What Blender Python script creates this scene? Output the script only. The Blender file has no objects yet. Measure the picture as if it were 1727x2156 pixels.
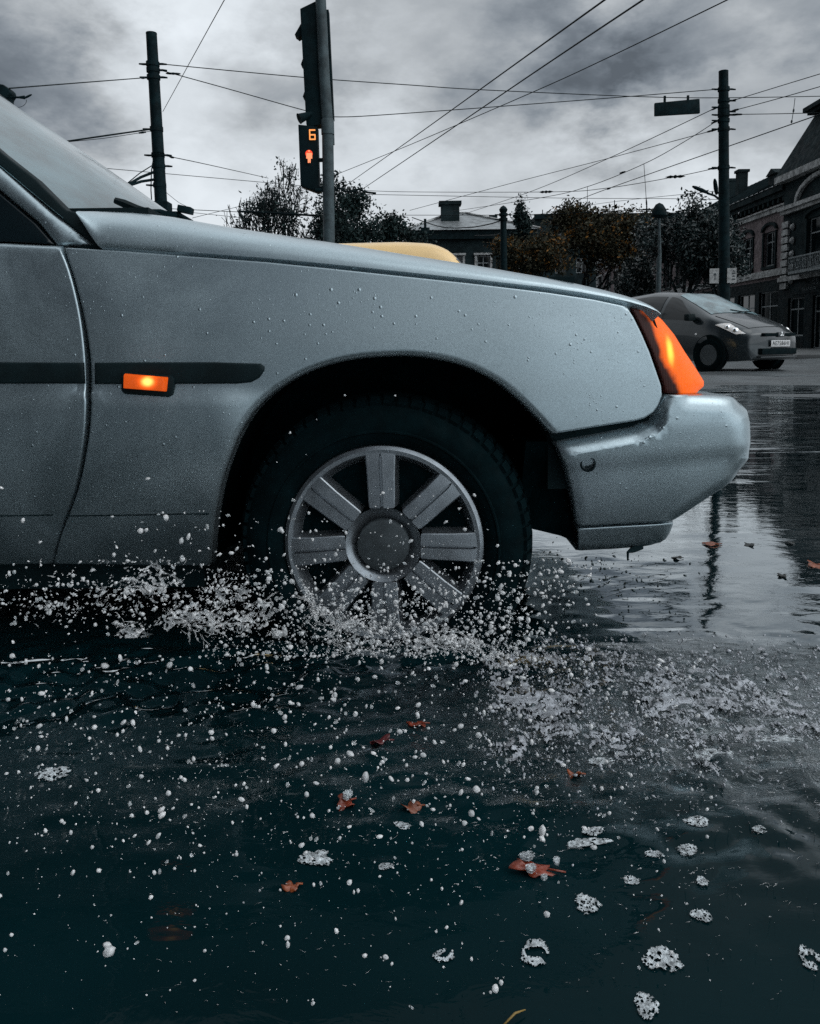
# overall look of the sky and water
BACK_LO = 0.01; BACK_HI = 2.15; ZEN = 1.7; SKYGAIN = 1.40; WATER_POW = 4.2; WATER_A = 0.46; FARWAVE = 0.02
import bpy, bmesh, math, random
import numpy as np
from mathutils import Vector, Matrix, noise as mnoise
from mathutils.geometry import delaunay_2d_cdt

random.seed(7); RNG = np.random.default_rng(7)
SC = bpy.context.scene
COL = SC.collection
R = math.radians

# ------------------------------------------------------------------ camera
FPX, IW, IH = 1727.0, 1727.0, 2156.0          # photo measured on a 1727 x 2156 grid
CX, CY = 863.5, 903.5                         # principal point
PITCH, ROLL = R(6.0), -0.012
CAM = Vector((0.0, 0.0, 0.605))
fwd = Vector((0, math.cos(PITCH), -math.sin(PITCH)))
up0 = Vector((0, math.sin(PITCH), math.cos(PITCH))); rt0 = Vector((1, 0, 0))
RT = rt0 * math.cos(ROLL) + up0 * math.sin(ROLL)
UP = -rt0 * math.sin(ROLL) + up0 * math.cos(ROLL)
cd = bpy.data.cameras.new("camera"); cam = bpy.data.objects.new("camera", cd); COL.objects.link(cam)
m = Matrix.Identity(4)
for i in range(3):
    m[i][0], m[i][1], m[i][2], m[i][3] = RT[i], UP[i], -fwd[i], CAM[i]
cam.matrix_world = m
cd.sensor_fit = 'VERTICAL'; cd.sensor_height = 36.0
cd.lens = 36.0 * FPX / IH
cd.shift_y = -(IH / 2 - CY) / IH
cd.clip_start = 0.02; cd.clip_end = 6000
SC.camera = cam

def ray(px, py):
    return fwd + RT * ((px - CX) / FPX) + UP * ((CY - py) / FPX)
def at(px, py, Y):
    d = ray(px, py); return CAM + d * ((Y - CAM.y) / d.y)
def ground(px, py, z=0.0):
    d = ray(px, py); return CAM + d * ((z - CAM.z) / d.z)
def on(px, py, f, dy=0.0):
    Y = 1.6
    for _ in range(12):
        p = at(px, py, Y); Y = float(f(p.x, p.z)) + dy
    return at(px, py, Y)
def pxm(Y): return Y / FPX * 1.0              # metres per photo unit at depth Y

# ------------------------------------------------------------------ node helpers
class NT:
    def __init__(s, nt): s.nt = nt; nt.nodes.clear()
    def n(s, t, ins=None, **props):
        nd = s.nt.nodes.new(t)
        for k, v in props.items(): setattr(nd, k, v)
        for k, v in (ins or {}).items():
            sock = nd.inputs[k]
            if isinstance(v, bpy.types.NodeSocket): s.nt.links.new(v, sock)
            else: sock.default_value = v
        return nd
    def math(s, op, a, b=None, c=None, clamp=False):
        ins = {0: a}
        if b is not None: ins[1] = b
        if c is not None: ins[2] = c
        return s.n('ShaderNodeMath', ins, operation=op, use_clamp=clamp).outputs[0]
    def ramp(s, fac, a, b, to0=0.0, to1=1.0, kind='SMOOTHSTEP'):
        return s.n('ShaderNodeMapRange', {'Value': fac, 'From Min': a, 'From Max': b, 'To Min': to0, 'To Max': to1}, interpolation_type=kind).outputs[0]
    def noise(s, vec, scale, detail=3.0, rough=0.5, dist=0.0):
        return s.n('ShaderNodeTexNoise', {'Vector': vec, 'Scale': scale, 'Detail': detail, 'Roughness': rough, 'Distortion': dist}).outputs['Fac']
    def mix(s, fac, a, b):
        nd = s.nt.nodes.new('ShaderNodeMix'); nd.data_type = 'RGBA'
        for k, v in ((0, fac), (6, a), (7, b)):
            if isinstance(v, bpy.types.NodeSocket): s.nt.links.new(v, nd.inputs[k])
            else: nd.inputs[k].default_value = v
        return nd.outputs[2]

def c4(c): return (c[0], c[1], c[2], 1.0)

# ------------------------------------------------------------------ world: heavy broken overcast over a weak Nishita sky
W = bpy.data.worlds.new("World"); SC.world = W; W.use_nodes = True
SUN_EL, SUN_AZ = R(50), R(104)
w = NT(W.node_tree)
sky = w.n('ShaderNodeTexSky', sky_type='NISHITA', sun_disc=False, sun_elevation=SUN_EL, sun_rotation=SUN_AZ, air_density=1.0, dust_density=3.0)
tc = w.n('ShaderNodeTexCoord').outputs['Generated']
stretch = w.n('ShaderNodeMapping', {'Vector': tc, 'Scale': (1.0, 1.0, 1.9)}).outputs[0]
n1 = w.noise(stretch, 2.6, 6, 0.55, 0.3)
n2 = w.noise(stretch, 7.0, 5, 0.55, 0.6)
warp = w.n('ShaderNodeTexNoise', {'Vector': stretch, 'Scale': 6.0, 'Detail': 7.0, 'Roughness': 0.6}).outputs['Color']
wv = w.n('ShaderNodeVectorMath', {0: warp, 1: (0.5, 0.5, 0.5)}, operation='SUBTRACT').outputs[0]
wv = w.n('ShaderNodeVectorMath', {0: wv, 'Scale': 0.30}, operation='SCALE').outputs[0]
dirw = w.n('ShaderNodeVectorMath', {0: tc, 1: wv}, operation='ADD').outputs[0]
val = w.math('ADD', 0.44, w.math('MULTIPLY', w.math('SUBTRACT', n1, 0.5), 0.30))
val = w.math('ADD', val, w.math('MULTIPLY', w.math('SUBTRACT', n2, 0.5), 0.19))
n3 = w.noise(stretch, 16.0, 6, 0.6, 0.3)
val = w.math('ADD', val, w.math('MULTIPLY', w.math('SUBTRACT', n3, 0.5), 0.10))
# darker and lighter banks of cloud (centre direction, angular size, strength)
BANKS = [((60, 180), .17, -.15), ((-150, 120), .30, -.10), ((150, 170), .13, -.12), ((540, 170), .16, -.15), ((620, 110), .12, -.14), ((930, 60), .18, -.20),
         ((1120, 225), .16, -.18), ((1250, 150), .12, -.12), ((1640, 40), .22, -.26), ((1780, 260), .16, -.10), ((1380, 200), .14, -.14), ((1250, 20), .16, -.12),
         ((250, 60), .16, .12), ((430, 30), .15, .12), ((560, 30), .10, .10), ((600, 420), .32, .08), ((1000, 370), .26, .05), ((1500, 330), .26, .09), ((1640, 110), .10, .14), ((380, 380), .16, .08), ((1300, 330), .2, .05)]
for (bx, by), rad, amp in BANKS:
    d = ray(bx, by).normalized()
    dist = w.n('ShaderNodeVectorMath', {0: dirw, 1: tuple(d)}, operation='DISTANCE').outputs['Value']
    val = w.math('ADD', val, w.math('MULTIPLY', w.ramp(dist, rad, rad * 0.12), amp))
# unseen sky, shaped to shade the car: dark back-left, bright back-right and zenith
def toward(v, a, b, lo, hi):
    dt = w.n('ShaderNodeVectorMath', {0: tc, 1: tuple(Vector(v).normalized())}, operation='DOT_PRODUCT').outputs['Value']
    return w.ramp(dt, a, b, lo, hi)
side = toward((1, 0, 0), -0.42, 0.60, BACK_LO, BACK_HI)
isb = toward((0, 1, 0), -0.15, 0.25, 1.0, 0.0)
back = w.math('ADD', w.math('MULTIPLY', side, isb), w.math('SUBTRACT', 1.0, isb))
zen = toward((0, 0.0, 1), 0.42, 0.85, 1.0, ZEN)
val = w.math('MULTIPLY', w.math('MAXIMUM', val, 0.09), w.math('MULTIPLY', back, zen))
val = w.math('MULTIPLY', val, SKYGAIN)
tint = w.mix(w.ramp(val, 0.1, 0.5), (0.80, 0.94, 1.10, 1), (0.92, 0.985, 1.04, 1))
cloud = w.n('ShaderNodeVectorMath', {0: tint, 'Scale': w.math('MULTIPLY', val, 10.0)}, operation='SCALE').outputs[0]
skyc = w.n('ShaderNodeVectorMath', {0: sky.outputs[0], 'Scale': 0.04}, operation='SCALE').outputs[0]
tot = w.n('ShaderNodeVectorMath', {0: cloud, 1: skyc}, operation='ADD').outputs[0]
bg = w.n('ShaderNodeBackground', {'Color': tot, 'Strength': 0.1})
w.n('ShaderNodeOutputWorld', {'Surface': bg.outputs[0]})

sd = bpy.data.lights.new("sun", 'SUN'); sd.energy = 0.5; sd.angle = R(55); sd.color = (1.0, 0.96, 0.9)
so = bpy.data.objects.new("sun", sd); COL.objects.link(so)
sdir = Vector((math.sin(SUN_AZ) * math.cos(SUN_EL), math.cos(SUN_AZ) * math.cos(SUN_EL), math.sin(SUN_EL)))
so.rotation_euler = sdir.to_track_quat('Z', 'Y').to_euler()
SC.cycles.use_denoising = False
SC.view_settings.view_transform = 'Standard'; SC.view_settings.look = 'None'
SC.view_settings.exposure = 0.0; SC.view_settings.gamma = 1.0; SC.view_settings.use_curve_mapping = False

# ------------------------------------------------------------------ materials
def mat(name, base, rough=0.6, metal=0.0, spec=0.5, var=0.15, vscale=6.0, bump=0.0, bscale=60.0, coat=0.0, coatr=0.1, emit=None, es=0.0, ior=1.45, beads=0.0, var2=None, alpha=None, trans=0.0):
    M = bpy.data.materials.new(name); M.use_nodes = True
    g = NT(M.node_tree)
    co = g.n('ShaderNodeTexCoord').outputs['Object']
    nz = g.noise(co, vscale, 5, 0.6)
    a = [max(0, x * (1 - var)) for x in base]; b = [min(1, x * (1 + var)) for x in (var2 or base)]
    colr = g.mix(g.ramp(nz, 0.3, 0.7), c4(a), c4(b))
    p = g.n('ShaderNodeBsdfPrincipled', {'Base Color': colr, 'Metallic': metal, 'IOR': ior, 'Specular IOR Level': spec,
            'Coat Weight': coat, 'Coat Roughness': coatr, 'Transmission Weight': trans})
    rr = g.math('MULTIPLY', g.ramp(g.noise(co, vscale * 2.3, 3), 0.3, 0.7, 0.85, 1.15), rough)
    if beads:                                         # road film: uneven sheen in large patches
        rr = g.math('MULTIPLY', rr, g.ramp(g.noise(co, 3.2, 5, 0.65, 0.8), 0.3, 0.7, 0.78, 1.3))
    M.node_tree.links.new(rr, p.inputs['Roughness'])
    if emit:
        p.inputs['Emission Color'].default_value = c4(emit); p.inputs['Emission Strength'].default_value = es
    h = None
    if bump:
        h = g.math('MULTIPLY', g.noise(co, bscale, 4, 0.65), bump)
    if beads:
        dn = g.ramp(g.noise(co, 5.0, 3), 0.40, 0.62, 0.985, 0.6)
        for sc, thr in ((75.0, 0.0), (150.0, 0.0)):
            v = g.n('ShaderNodeTexVoronoi', {'Vector': co, 'Scale': sc})
            rnd = g.n('ShaderNodeSeparateColor', {0: v.outputs['Color']}).outputs[0]
            keep = g.math('GREATER_THAN', rnd, dn)
            rnd2 = g.n('ShaderNodeSeparateColor', {0: v.outputs['Color']}).outputs[1]
            size = g.math('MULTIPLY_ADD', rnd2, 0.24, 0.05)
            bh = g.math('MULTIPLY', g.math('MULTIPLY', g.ramp(g.math('DIVIDE', v.outputs['Distance'], size), 1.0, 0.2), keep), beads * 55.0 / sc)
            h = bh if h is None else g.math('ADD', h, bh)
    if h is not None:
        bp = g.n('ShaderNodeBump', {'Height': h, 'Strength': 1.0, 'Distance': 1.0})
        M.node_tree.links.new(bp.outputs[0], p.inputs['Normal'])
    g.n('ShaderNodeOutputMaterial', {'Surface': p.outputs[0]})
    return M

MT = {}
def water_mat(name, base, rough, amp, near):
    M = bpy.data.materials.new(name); M.use_nodes = True
    g = NT(M.node_tree)
    co = g.n('ShaderNodeTexCoord').outputs['Object']
    st = g.n('ShaderNodeMapping', {'Vector': co, 'Scale': (0.55, 1.0, 1.0), 'Rotation': (0, 0, R(8))}).outputs[0]
    h = g.math('MULTIPLY', g.noise(st, 6.0, 3, 0.5), amp * 1.0)
    h = g.math('ADD', h, g.math('MULTIPLY', g.noise(st, 22.0, 4, 0.55, 0.5), amp))
    sp = g.n('ShaderNodeSeparateXYZ', {0: co})
    # churned zone beside the wheel: short choppy wavelets, fading outward
    dx = g.math('MULTIPLY', g.math('SUBTRACT', sp.outputs[0], 0.62), 0.80); dy = g.math('SUBTRACT', sp.outputs[1], 1.28)
    dd = g.math('SQRT', g.math('ADD', g.math('MULTIPLY', dx, dx), g.math('MULTIPLY', g.math('MULTIPLY', dy, dy), 4.5)))
    dd = g.math('ADD', dd, g.math('MULTIPLY', g.math('SUBTRACT', g.noise(co, 3.0, 4), 0.5), 0.5))
    churn = g.ramp(dd, 0.78, 0.1)
    h = g.math('ADD', h, g.math('MULTIPLY', g.math('MULTIPLY', g.noise(st, 60.0, 5, 0.65, 0.8), churn), near))
    # wind streaks on the far, shallow part of the puddle
    lg = g.n('ShaderNodeMapping', {'Vector': co, 'Scale': (0.22, 1.0, 1.0), 'Rotation': (0, 0, R(3))}).outputs[0]
    far = g.math('MULTIPLY', g.ramp(sp.outputs[1], 3.0, 4.6), g.ramp(g.noise(lg, 1.3, 3), 0.35, 0.6))
    h = g.math('ADD', h, g.math('MULTIPLY', g.math('MULTIPLY', g.noise(lg, 3.6, 4, 0.6, 0.4), far), FARWAVE))
    bp = g.n('ShaderNodeBump', {'Height': h, 'Strength': 1.0, 'Distance': 1.0})
    colr = g.mix(g.ramp(g.noise(co, 1.6, 5), 0.35, 0.7), c4([x * 0.8 for x in base]), c4([x * 1.25 for x in base]))
    lw = g.n('ShaderNodeLayerWeight', {'Blend': 0.5, 'Normal': bp.outputs[0]}).outputs['Facing']
    fac = g.math('ADD', g.math('MULTIPLY_ADD', g.math('POWER', lw, WATER_POW), 0.32, 0.0025), g.math('MULTIPLY', g.ramp(lw, WATER_A, 0.80), 0.67))
    df = g.n('ShaderNodeBsdfDiffuse', {'Color': colr})
    rgh = g.math('MULTIPLY_ADD', churn, 0.22, rough)
    fac = g.math('ADD', fac, g.math('MULTIPLY', churn, 0.05), clamp=True)
    gl = g.n('ShaderNodeBsdfGlossy', {'Color': (0.93, 0.98, 1.0, 1), 'Roughness': rgh, 'Normal': bp.outputs[0]})
    mx = g.n('ShaderNodeMixShader', {0: fac, 1: df.outputs[0], 2: gl.outputs[0]})
    g.n('ShaderNodeOutputMaterial', {'Surface': mx.outputs[0]})
    return M

def lamp_mat(name, dark, mid, hot, centre, rad, es, ribs=0.0, boundary=None):
    """amber lens lit from inside by a bulb at `centre` (object space)"""
    M = bpy.data.materials.new(name); M.use_nodes = True
    g = NT(M.node_tree)
    co = g.n('ShaderNodeTexCoord').outputs['Object']
    sc = g.n('ShaderNodeVectorMath', {0: co, 1: tuple(centre)}, operation='SUBTRACT').outputs[0]
    sc = g.n('ShaderNodeVectorMath', {0: sc, 1: (1 / rad[0], 1 / rad[1], 1 / rad[2])}, operation='MULTIPLY').outputs[0]
    if len(rad) > 3:
        sc = g.n('ShaderNodeVectorRotate', {'Vector': sc, 'Angle': rad[3]}, rotation_type='Y_AXIS').outputs[0]
    ln = g.n('ShaderNodeVectorMath', {0: sc}, operation='LENGTH').outputs['Value']
    ln = g.math('ADD', ln, g.math('MULTIPLY', g.math('SUBTRACT', g.noise(co, 30.0, 3), 0.5), 0.22))
    glow = g.ramp(ln, 1.0, 0.0)
    base = g.mix(g.noise(co, 60.0, 3), c4(mid), c4([x * 0.7 for x in mid]))
    if boundary:
        # dark bezel / reflector zone of the lens: on one side of a slanted line
        d = g.n('ShaderNodeVectorMath', {0: co, 1: tuple(boundary[0])}, operation='DOT_PRODUCT').outputs['Value']
        d = g.math('ADD', d, g.math('MULTIPLY', g.math('SUBTRACT', g.noise(co, 18.0, 3), 0.5), 0.035))
        base = g.mix(g.ramp(d, boundary[1], boundary[1] + 0.012), c4(dark), base)
        glow2 = g.ramp(d, boundary[1] + 0.0, boundary[1] + 0.02)
    else: glow2 = 1.0
    ecol = g.mix(g.ramp(glow, 0.35, 1.0), c4(mid), c4(hot))
    est = g.math('MULTIPLY', g.math('MULTIPLY', g.math('MULTIPLY_ADD', g.math('POWER', glow, 1.6), 1.0, es[1]), es[0]), glow2)
    ins = {'Base Color': base, 'Roughness': 0.3, 'Specular IOR Level': 0.18, 'Emission Color': ecol, 'Emission Strength': est, 'Coat Weight': 0.0}
    wv_ = g.n('ShaderNodeTexWave', {'Vector': co, 'Scale': ribs or 60.0, 'Distortion': 0.3})
    bp = g.n('ShaderNodeBump', {'Height': wv_.outputs['Fac'], 'Strength': 0.25, 'Distance': 0.002})
    ins['Normal'] = bp.outputs[0]
    p = g.n('ShaderNodeBsdfPrincipled', ins)
    g.n('ShaderNodeOutputMaterial', {'Surface': p.outputs[0]})
    return M

# ------------------------------------------------------------------ object helpers
def tag(o, label=None, cat=None, group=None, kind=None):
    if label: o['label'] = label
    if cat: o['category'] = cat
    if group: o['group'] = group
    if kind: o['kind'] = kind
    return o
def thing(name, loc, label, cat, group=None):
    o = bpy.data.objects.new(name, None); COL.objects.link(o); o.location = loc
    o.empty_display_size = 0.2
    return tag(o, label, cat, group)
def origin_of(o):
    v = Vector((0, 0, 0))
    while o is not None:
        v += o.location; o = o.parent
    return v

class MB:
    """collects shapes (world coordinates) that become ONE mesh object"""
    def __init__(s): s.v = []; s.f = []
    def add(s, vs, fs):
        k = len(s.v); s.v.extend([tuple(p) for p in vs]); s.f.extend([tuple(i + k for i in f) for f in fs]); return s
    def box(s, c, size, M=None):
        x, y, z = size[0] / 2, size[1] / 2, size[2] / 2
        vs = [Vector((a * x, b * y, d * z)) for a in (-1, 1) for b in (-1, 1) for d in (-1, 1)]
        if M is not None: vs = [M @ p for p in vs]
        c = Vector(c)
        return s.add([p + c for p in vs], [(0, 1, 3, 2), (4, 6, 7, 5), (0, 4, 5, 1), (2, 3, 7, 6), (0, 2, 6, 4), (1, 5, 7, 3)])
    def tube(s, pts, rad, n=8, cap=True):
        pts = [Vector(p) for p in pts]
        rs = rad if isinstance(rad, (list, tuple)) else [rad] * len(pts)
        k = len(s.v); last = None
        for i, p in enumerate(pts):
            t = (pts[min(i + 1, len(pts) - 1)] - pts[max(i - 1, 0)])
            if t.length < 1e-9: t = Vector((0, 0, 1))
            t.normalize()
            if last is None:
                a = t.orthogonal().normalized()
            else:
                a = last - t * last.dot(t)
                a = a.normalized() if a.length > 1e-6 else t.orthogonal().normalized()
            last = a; b = t.cross(a)
            for j in range(n):
                th = 2 * math.pi * j / n
                s.v.append(tuple(p + (a * math.cos(th) + b * math.sin(th)) * rs[i]))
        for i in range(len(pts) - 1):
            for j in range(n):
                s.f.append((k + i * n + j, k + i * n + (j + 1) % n, k + (i + 1) * n + (j + 1) % n, k + (i + 1) * n + j))
        if cap:
            s.f.append(tuple(k + j for j in reversed(range(n))))
            s.f.append(tuple(k + (len(pts) - 1) * n + j for j in range(n)))
        return s
    def lathe(s, prof, c, axis, ref, n=48, close=False):
        """prof: (radius, distance along axis)"""
        axis = Vector(axis).normalized(); a = Vector(ref); a = (a - axis * a.dot(axis)).normalized(); b = axis.cross(a); c = Vector(c)
        k = len(s.v); mN = len(prof)
        for r_, h in prof:
            for j in range(n):
                th = 2 * math.pi * j / n
                s.v.append(tuple(c + axis * h + (a * math.cos(th) + b * math.sin(th)) * r_))
        for i in range(mN - 1):
            for j in range(n):
                s.f.append((k + i * n + j, k + i * n + (j + 1) % n, k + (i + 1) * n + (j + 1) % n, k + (i + 1) * n + j))
        return s
    def prism(s, poly, d):
        """poly: 3-D points of a planar outline, d: extrusion vector"""
        d = Vector(d); n = len(poly); k = len(s.v)
        s.v.extend([tuple(Vector(p)) for p in poly]); s.v.extend([tuple(Vector(p) + d) for p in poly])
        s.f.append(tuple(range(k, k + n))); s.f.append(tuple(reversed(range(k + n, k + 2 * n))))
        for i in range(n): s.f.append((k + i, k + n + i, k + n + (i + 1) % n, k + (i + 1) % n))
        return s
    def build(s, name, mt, parent=None, smooth=False, bevel=0.0, recalc=True, ang=None):
        me = bpy.data.meshes.new(name)
        off = origin_of(parent) if parent is not None else Vector((0, 0, 0))
        loc = None
        me.from_pydata([(p[0] - off.x, p[1] - off.y, p[2] - off.z) for p in s.v], [], s.f)
        if recalc or bevel:
            bm = bmesh.new(); bm.from_mesh(me)
            if bevel:
                es = [e for e in bm.edges if len(e.link_faces) == 2 and e.calc_face_angle(0) > 0.6]
                bmesh.ops.bevel(bm, geom=es, offset=bevel, segments=2, affect='EDGES', profile=0.6)
            bmesh.ops.recalc_face_normals(bm, faces=bm.faces)
            bm.to_mesh(me); bm.free()
        me.materials.append(mt)
        if smooth or bevel:
            me.shade_smooth()
            if ang or bevel: me.set_sharp_from_angle(angle=ang or R(40))
        o = bpy.data.objects.new(name, me); COL.objects.link(o)
        if parent is not None: o.parent = parent
        return o

def catmull(pts, n=6, closed=False):
    P = [np.array(p, float) for p in pts]; out = []
    N = len(P)
    rng = range(N if closed else N - 1)
    for i in rng:
        if closed: p0, p1, p2, p3 = P[(i - 1) % N], P[i], P[(i + 1) % N], P[(i + 2) % N]
        else: p0, p1, p2, p3 = P[max(i - 1, 0)], P[i], P[i + 1], P[min(i + 2, N - 1)]
        for k in range(n):
            t = k / n
            out.append(0.5 * ((2 * p1) + (-p0 + p2) * t + (2 * p0 - 5 * p1 + 4 * p2 - p3) * t * t + (-p0 + 3 * p1 - 3 * p2 + p3) * t ** 3))
    if not closed: out.append(P[-1])
    return out

def resample(pl, step, closed=True):
    P = np.array(pl, float)
    if closed: P = np.vstack([P, P[:1]])
    out = []
    for a, b in zip(P[:-1], P[1:]):
        L = np.linalg.norm(b - a); n = max(1, int(round(L / step)))
        for k in range(n): out.append(a + (b - a) * k / n)
    if not closed: out.append(P[-1])
    return np.array(out)

def dist_poly(P, A, closed=True):
    A = np.array(A, float); B = np.roll(A, -1, 0)
    if not closed: A, B = A[:-1], B[:-1]
    best = np.full(len(P), 1e9)
    for i0 in range(0, len(A), 64):
        a, b = A[i0:i0 + 64], B[i0:i0 + 64]
        ab = b - a; L2 = np.maximum((ab ** 2).sum(1), 1e-14)
        ap = P[:, None] - a[None]
        t = np.clip((ap * ab[None]).sum(2) / L2[None], 0, 1)
        d = np.sqrt(((ap - t[:, :, None] * ab[None]) ** 2).sum(2)).min(1)
        best = np.minimum(best, d)
    return best

def inside(P, A):
    x, y = P[:, 0], P[:, 1]; c = np.zeros(len(P), bool); n = len(A)
    j = n - 1
    for i in range(n):
        xi, yi = A[i]; xj, yj = A[j]
        cond = ((yi > y) != (yj > y))
        with np.errstate(divide='ignore', invalid='ignore'):
            c ^= cond & (x < (xj - xi) * (y - yi) / (yj - yi + 1e-15) + xi)
        j = i
    return c

def panel(name, outline, f, mt, parent, roll=(0.005, 0.005), special=(), rim=0.03, step=0.008, grid=0.02, world=False, mirror=None, across=None, lift=0.0):
    """A pressed sheet: outline traced in photo units, laid on the surface y=f(x,z) with rolled edges and a turned-in rim."""
    if world: P2 = [(p[0], p[1]) for p in outline]
    else:
        P2 = []
        for p in outline:
            q = on(p[0], p[1], f, (p[2] if len(p) > 2 else 0.0)); P2.append((q.x, q.z))
    out = resample(P2, step)
    sp = []
    for pl, Rr, Dd in special:
        pts = []
        for p in pl:
            if world: pts.append(p[:2])
            else:
                q = on(p[0], p[1], f, (p[2] if len(p) > 2 else 0.0)); pts.append((q.x, q.z))
        sp.append((np.array(pts), Rr, Dd))
    lo, hi = out.min(0), out.max(0)
    gx, gz = np.meshgrid(np.arange(lo[0], hi[0], grid), np.arange(lo[1], hi[1], grid))
    G = np.stack([gx.ravel(), gz.ravel()], 1)
    G = G[inside(G, out)]
    G = G[dist_poly(G, out) > grid * 0.6] if len(G) else G
    rings = []
    t = np.roll(out, -1, 0) - np.roll(out, 1, 0); t /= np.maximum(np.linalg.norm(t, axis=1, keepdims=True), 1e-9)
    nrm = np.stack([-t[:, 1], t[:, 0]], 1)
    ds = sorted({roll[0] * .25, roll[0] * .6, roll[0]} | {s_[1] * k for s_ in sp for k in (.08, .2, .35, .5, .7, .9, 1.0) if s_[1] * k < grid * 3})
    for d in ds:
        for sg in (1, -1):
            Q = out + nrm * d * sg
            Q = Q[inside(Q, out)]
            if len(Q):
                Q = Q[dist_poly(Q, out) > d * 0.93]; rings.append(Q)
    pts = [out] + rings
    if len(G):
        for rr in rings:
            pass
        pts.append(G)
    allp = np.vstack(pts)
    vs = [Vector((float(a), float(b))) for a, b in allp]
    n = len(out)
    r = delaunay_2d_cdt(vs, [(i, (i + 1) % n) for i in range(n)], [], 1, 1e-5)
    V = np.array([(v.x, v.y) for v in r[0]])
    d = dist_poly(V, out)
    y = np.array(f(V[:, 0], V[:, 1]), float) + lift
    def rollf(d, Rr, Dd):
        q = np.clip(1 - d / Rr, 0, 1); return Dd * (1 - np.sqrt(np.clip(1 - q * q, 0, 1)))
    y = y + rollf(d, roll[0], roll[1])
    for pl, Rr, Dd in sp:
        dd = dist_poly(V, pl, closed=False)
        if Dd < 0:                                  # straight chamfer instead of a round
            y = y + np.clip(1 - dd / Rr, 0, 1) ** 1.35 * (-Dd)
        else: y = y + rollf(dd, Rr, Dd)
    co = [(V[i, 0], y[i], V[i, 1]) for i in range(len(V))]
    faces = [tuple(q) for q in r[2]]
    cnt = {}
    for q in faces:
        for i in range(len(q)):
            a, b = q[i], q[(i + 1) % len(q)]; e = (min(a, b), max(a, b))
            cnt[e] = None if e in cnt else (a, b)
    bd = [e for e in cnt.values() if e]
    used = sorted({i for e in bd for i in e}); mp = {}
    for i in used:
        mp[i] = len(co)
        p = co[i]
        co.append((p[0], (across - p[1]) if across else p[1] + rim, p[2]))
    for a, b in bd: faces.append((b, a, mp[a], mp[b]))
    if across:                                       # closes the far side with a mirrored sheet
        base = len(co)
        for i in range(len(V)): co.append((V[i, 0], across - y[i], V[i, 1]))
        faces += [tuple(base + k for k in reversed(q)) for q in r[2]]
    mb = MB(); mb.v = co; mb.f = faces
    o = mb.build(name, mt, parent, smooth=True, ang=R(68))
    if mirror:
        mb2 = MB(); mb2.v = [(p[0], mirror - p[1], p[2]) for p in co]; mb2.f = [tuple(reversed(q)) for q in faces]
        mb2.build(name, mt, parent, smooth=True, ang=R(50))
    return o
# ------------------------------------------------------------------ the material set (dark tones tinted teal to give lifted blacks)
MT['paint'] = mat('silver_paint', (0.355, 0.432, 0.465), 0.33, metal=0.88, var=0.09, vscale=300, bump=0.00010, bscale=420, coat=0.35, coatr=0.12, beads=0.0011)
MT['trimgap'] = mat('seam_black', (0.003, 0.010, 0.012), 0.8, spec=0.1, var=0.3)
MT['blackplastic'] = mat('black_plastic', (0.004, 0.011, 0.013), 0.6, spec=0.15, var=0.25, vscale=14, bump=0.0004, bscale=300)
MT['liner'] = mat('wheel_well', (0.0015, 0.007, 0.0085), 0.9, spec=0.02, var=0.4, vscale=18, bump=0.003, bscale=40)
MT['tyre'] = mat('tyre_rubber', (0.0015, 0.0065, 0.008), 0.8, spec=0.04, var=0.3, vscale=20, bump=0.001, bscale=120)
MT['cover'] = mat('wheel_cover_silver', (0.27, 0.30, 0.325), 0.30, metal=0.85, var=0.15, vscale=25, bump=0.0003, bscale=500)
MT['coverdark'] = mat('wheel_cover_grey', (0.05, 0.062, 0.068), 0.5, metal=0.4, var=0.2, vscale=25, bump=0.0003, bscale=500)
MT['glass'] = mat('window_glass', (0.06, 0.105, 0.12), 0.16, var=0.5, vscale=6, spec=0.5, bump=0.0012, bscale=14, coat=0.15, coatr=0.05)
MT['darkglass'] = mat('dark_glass', (0.004, 0.008, 0.01), 0.08, var=0.2, spec=0.5)
MT['rubber'] = mat('seal_rubber', (0.004, 0.011, 0.013), 0.6, spec=0.15, var=0.2)
MT['asphalt'] = mat('wet_asphalt', (0.060, 0.070, 0.075), 0.40, var=0.35, vscale=1.2, bump=0.006, bscale=45, spec=0.45)
MT['paving'] = mat('wet_paving', (0.05, 0.056, 0.058), 0.5, var=0.3, vscale=1.5, bump=0.004, bscale=20)
MT['iron'] = mat('dark_painted_steel', (0.004, 0.013, 0.016), 0.7, spec=0.1, var=0.4, vscale=5)
MT['polegrey'] = mat('galvanised_post', (0.045, 0.065, 0.072), 0.6, spec=0.3, var=0.35, vscale=9, bump=0.001, bscale=60)
MT['concrete'] = mat('weathered_pole', (0.03, 0.045, 0.05), 0.85, var=0.45, vscale=4, bump=0.004, bscale=20)
MT['wire'] = mat('wire_black', (0.004, 0.010, 0.012), 0.7, spec=0.1, var=0.2)

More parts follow.
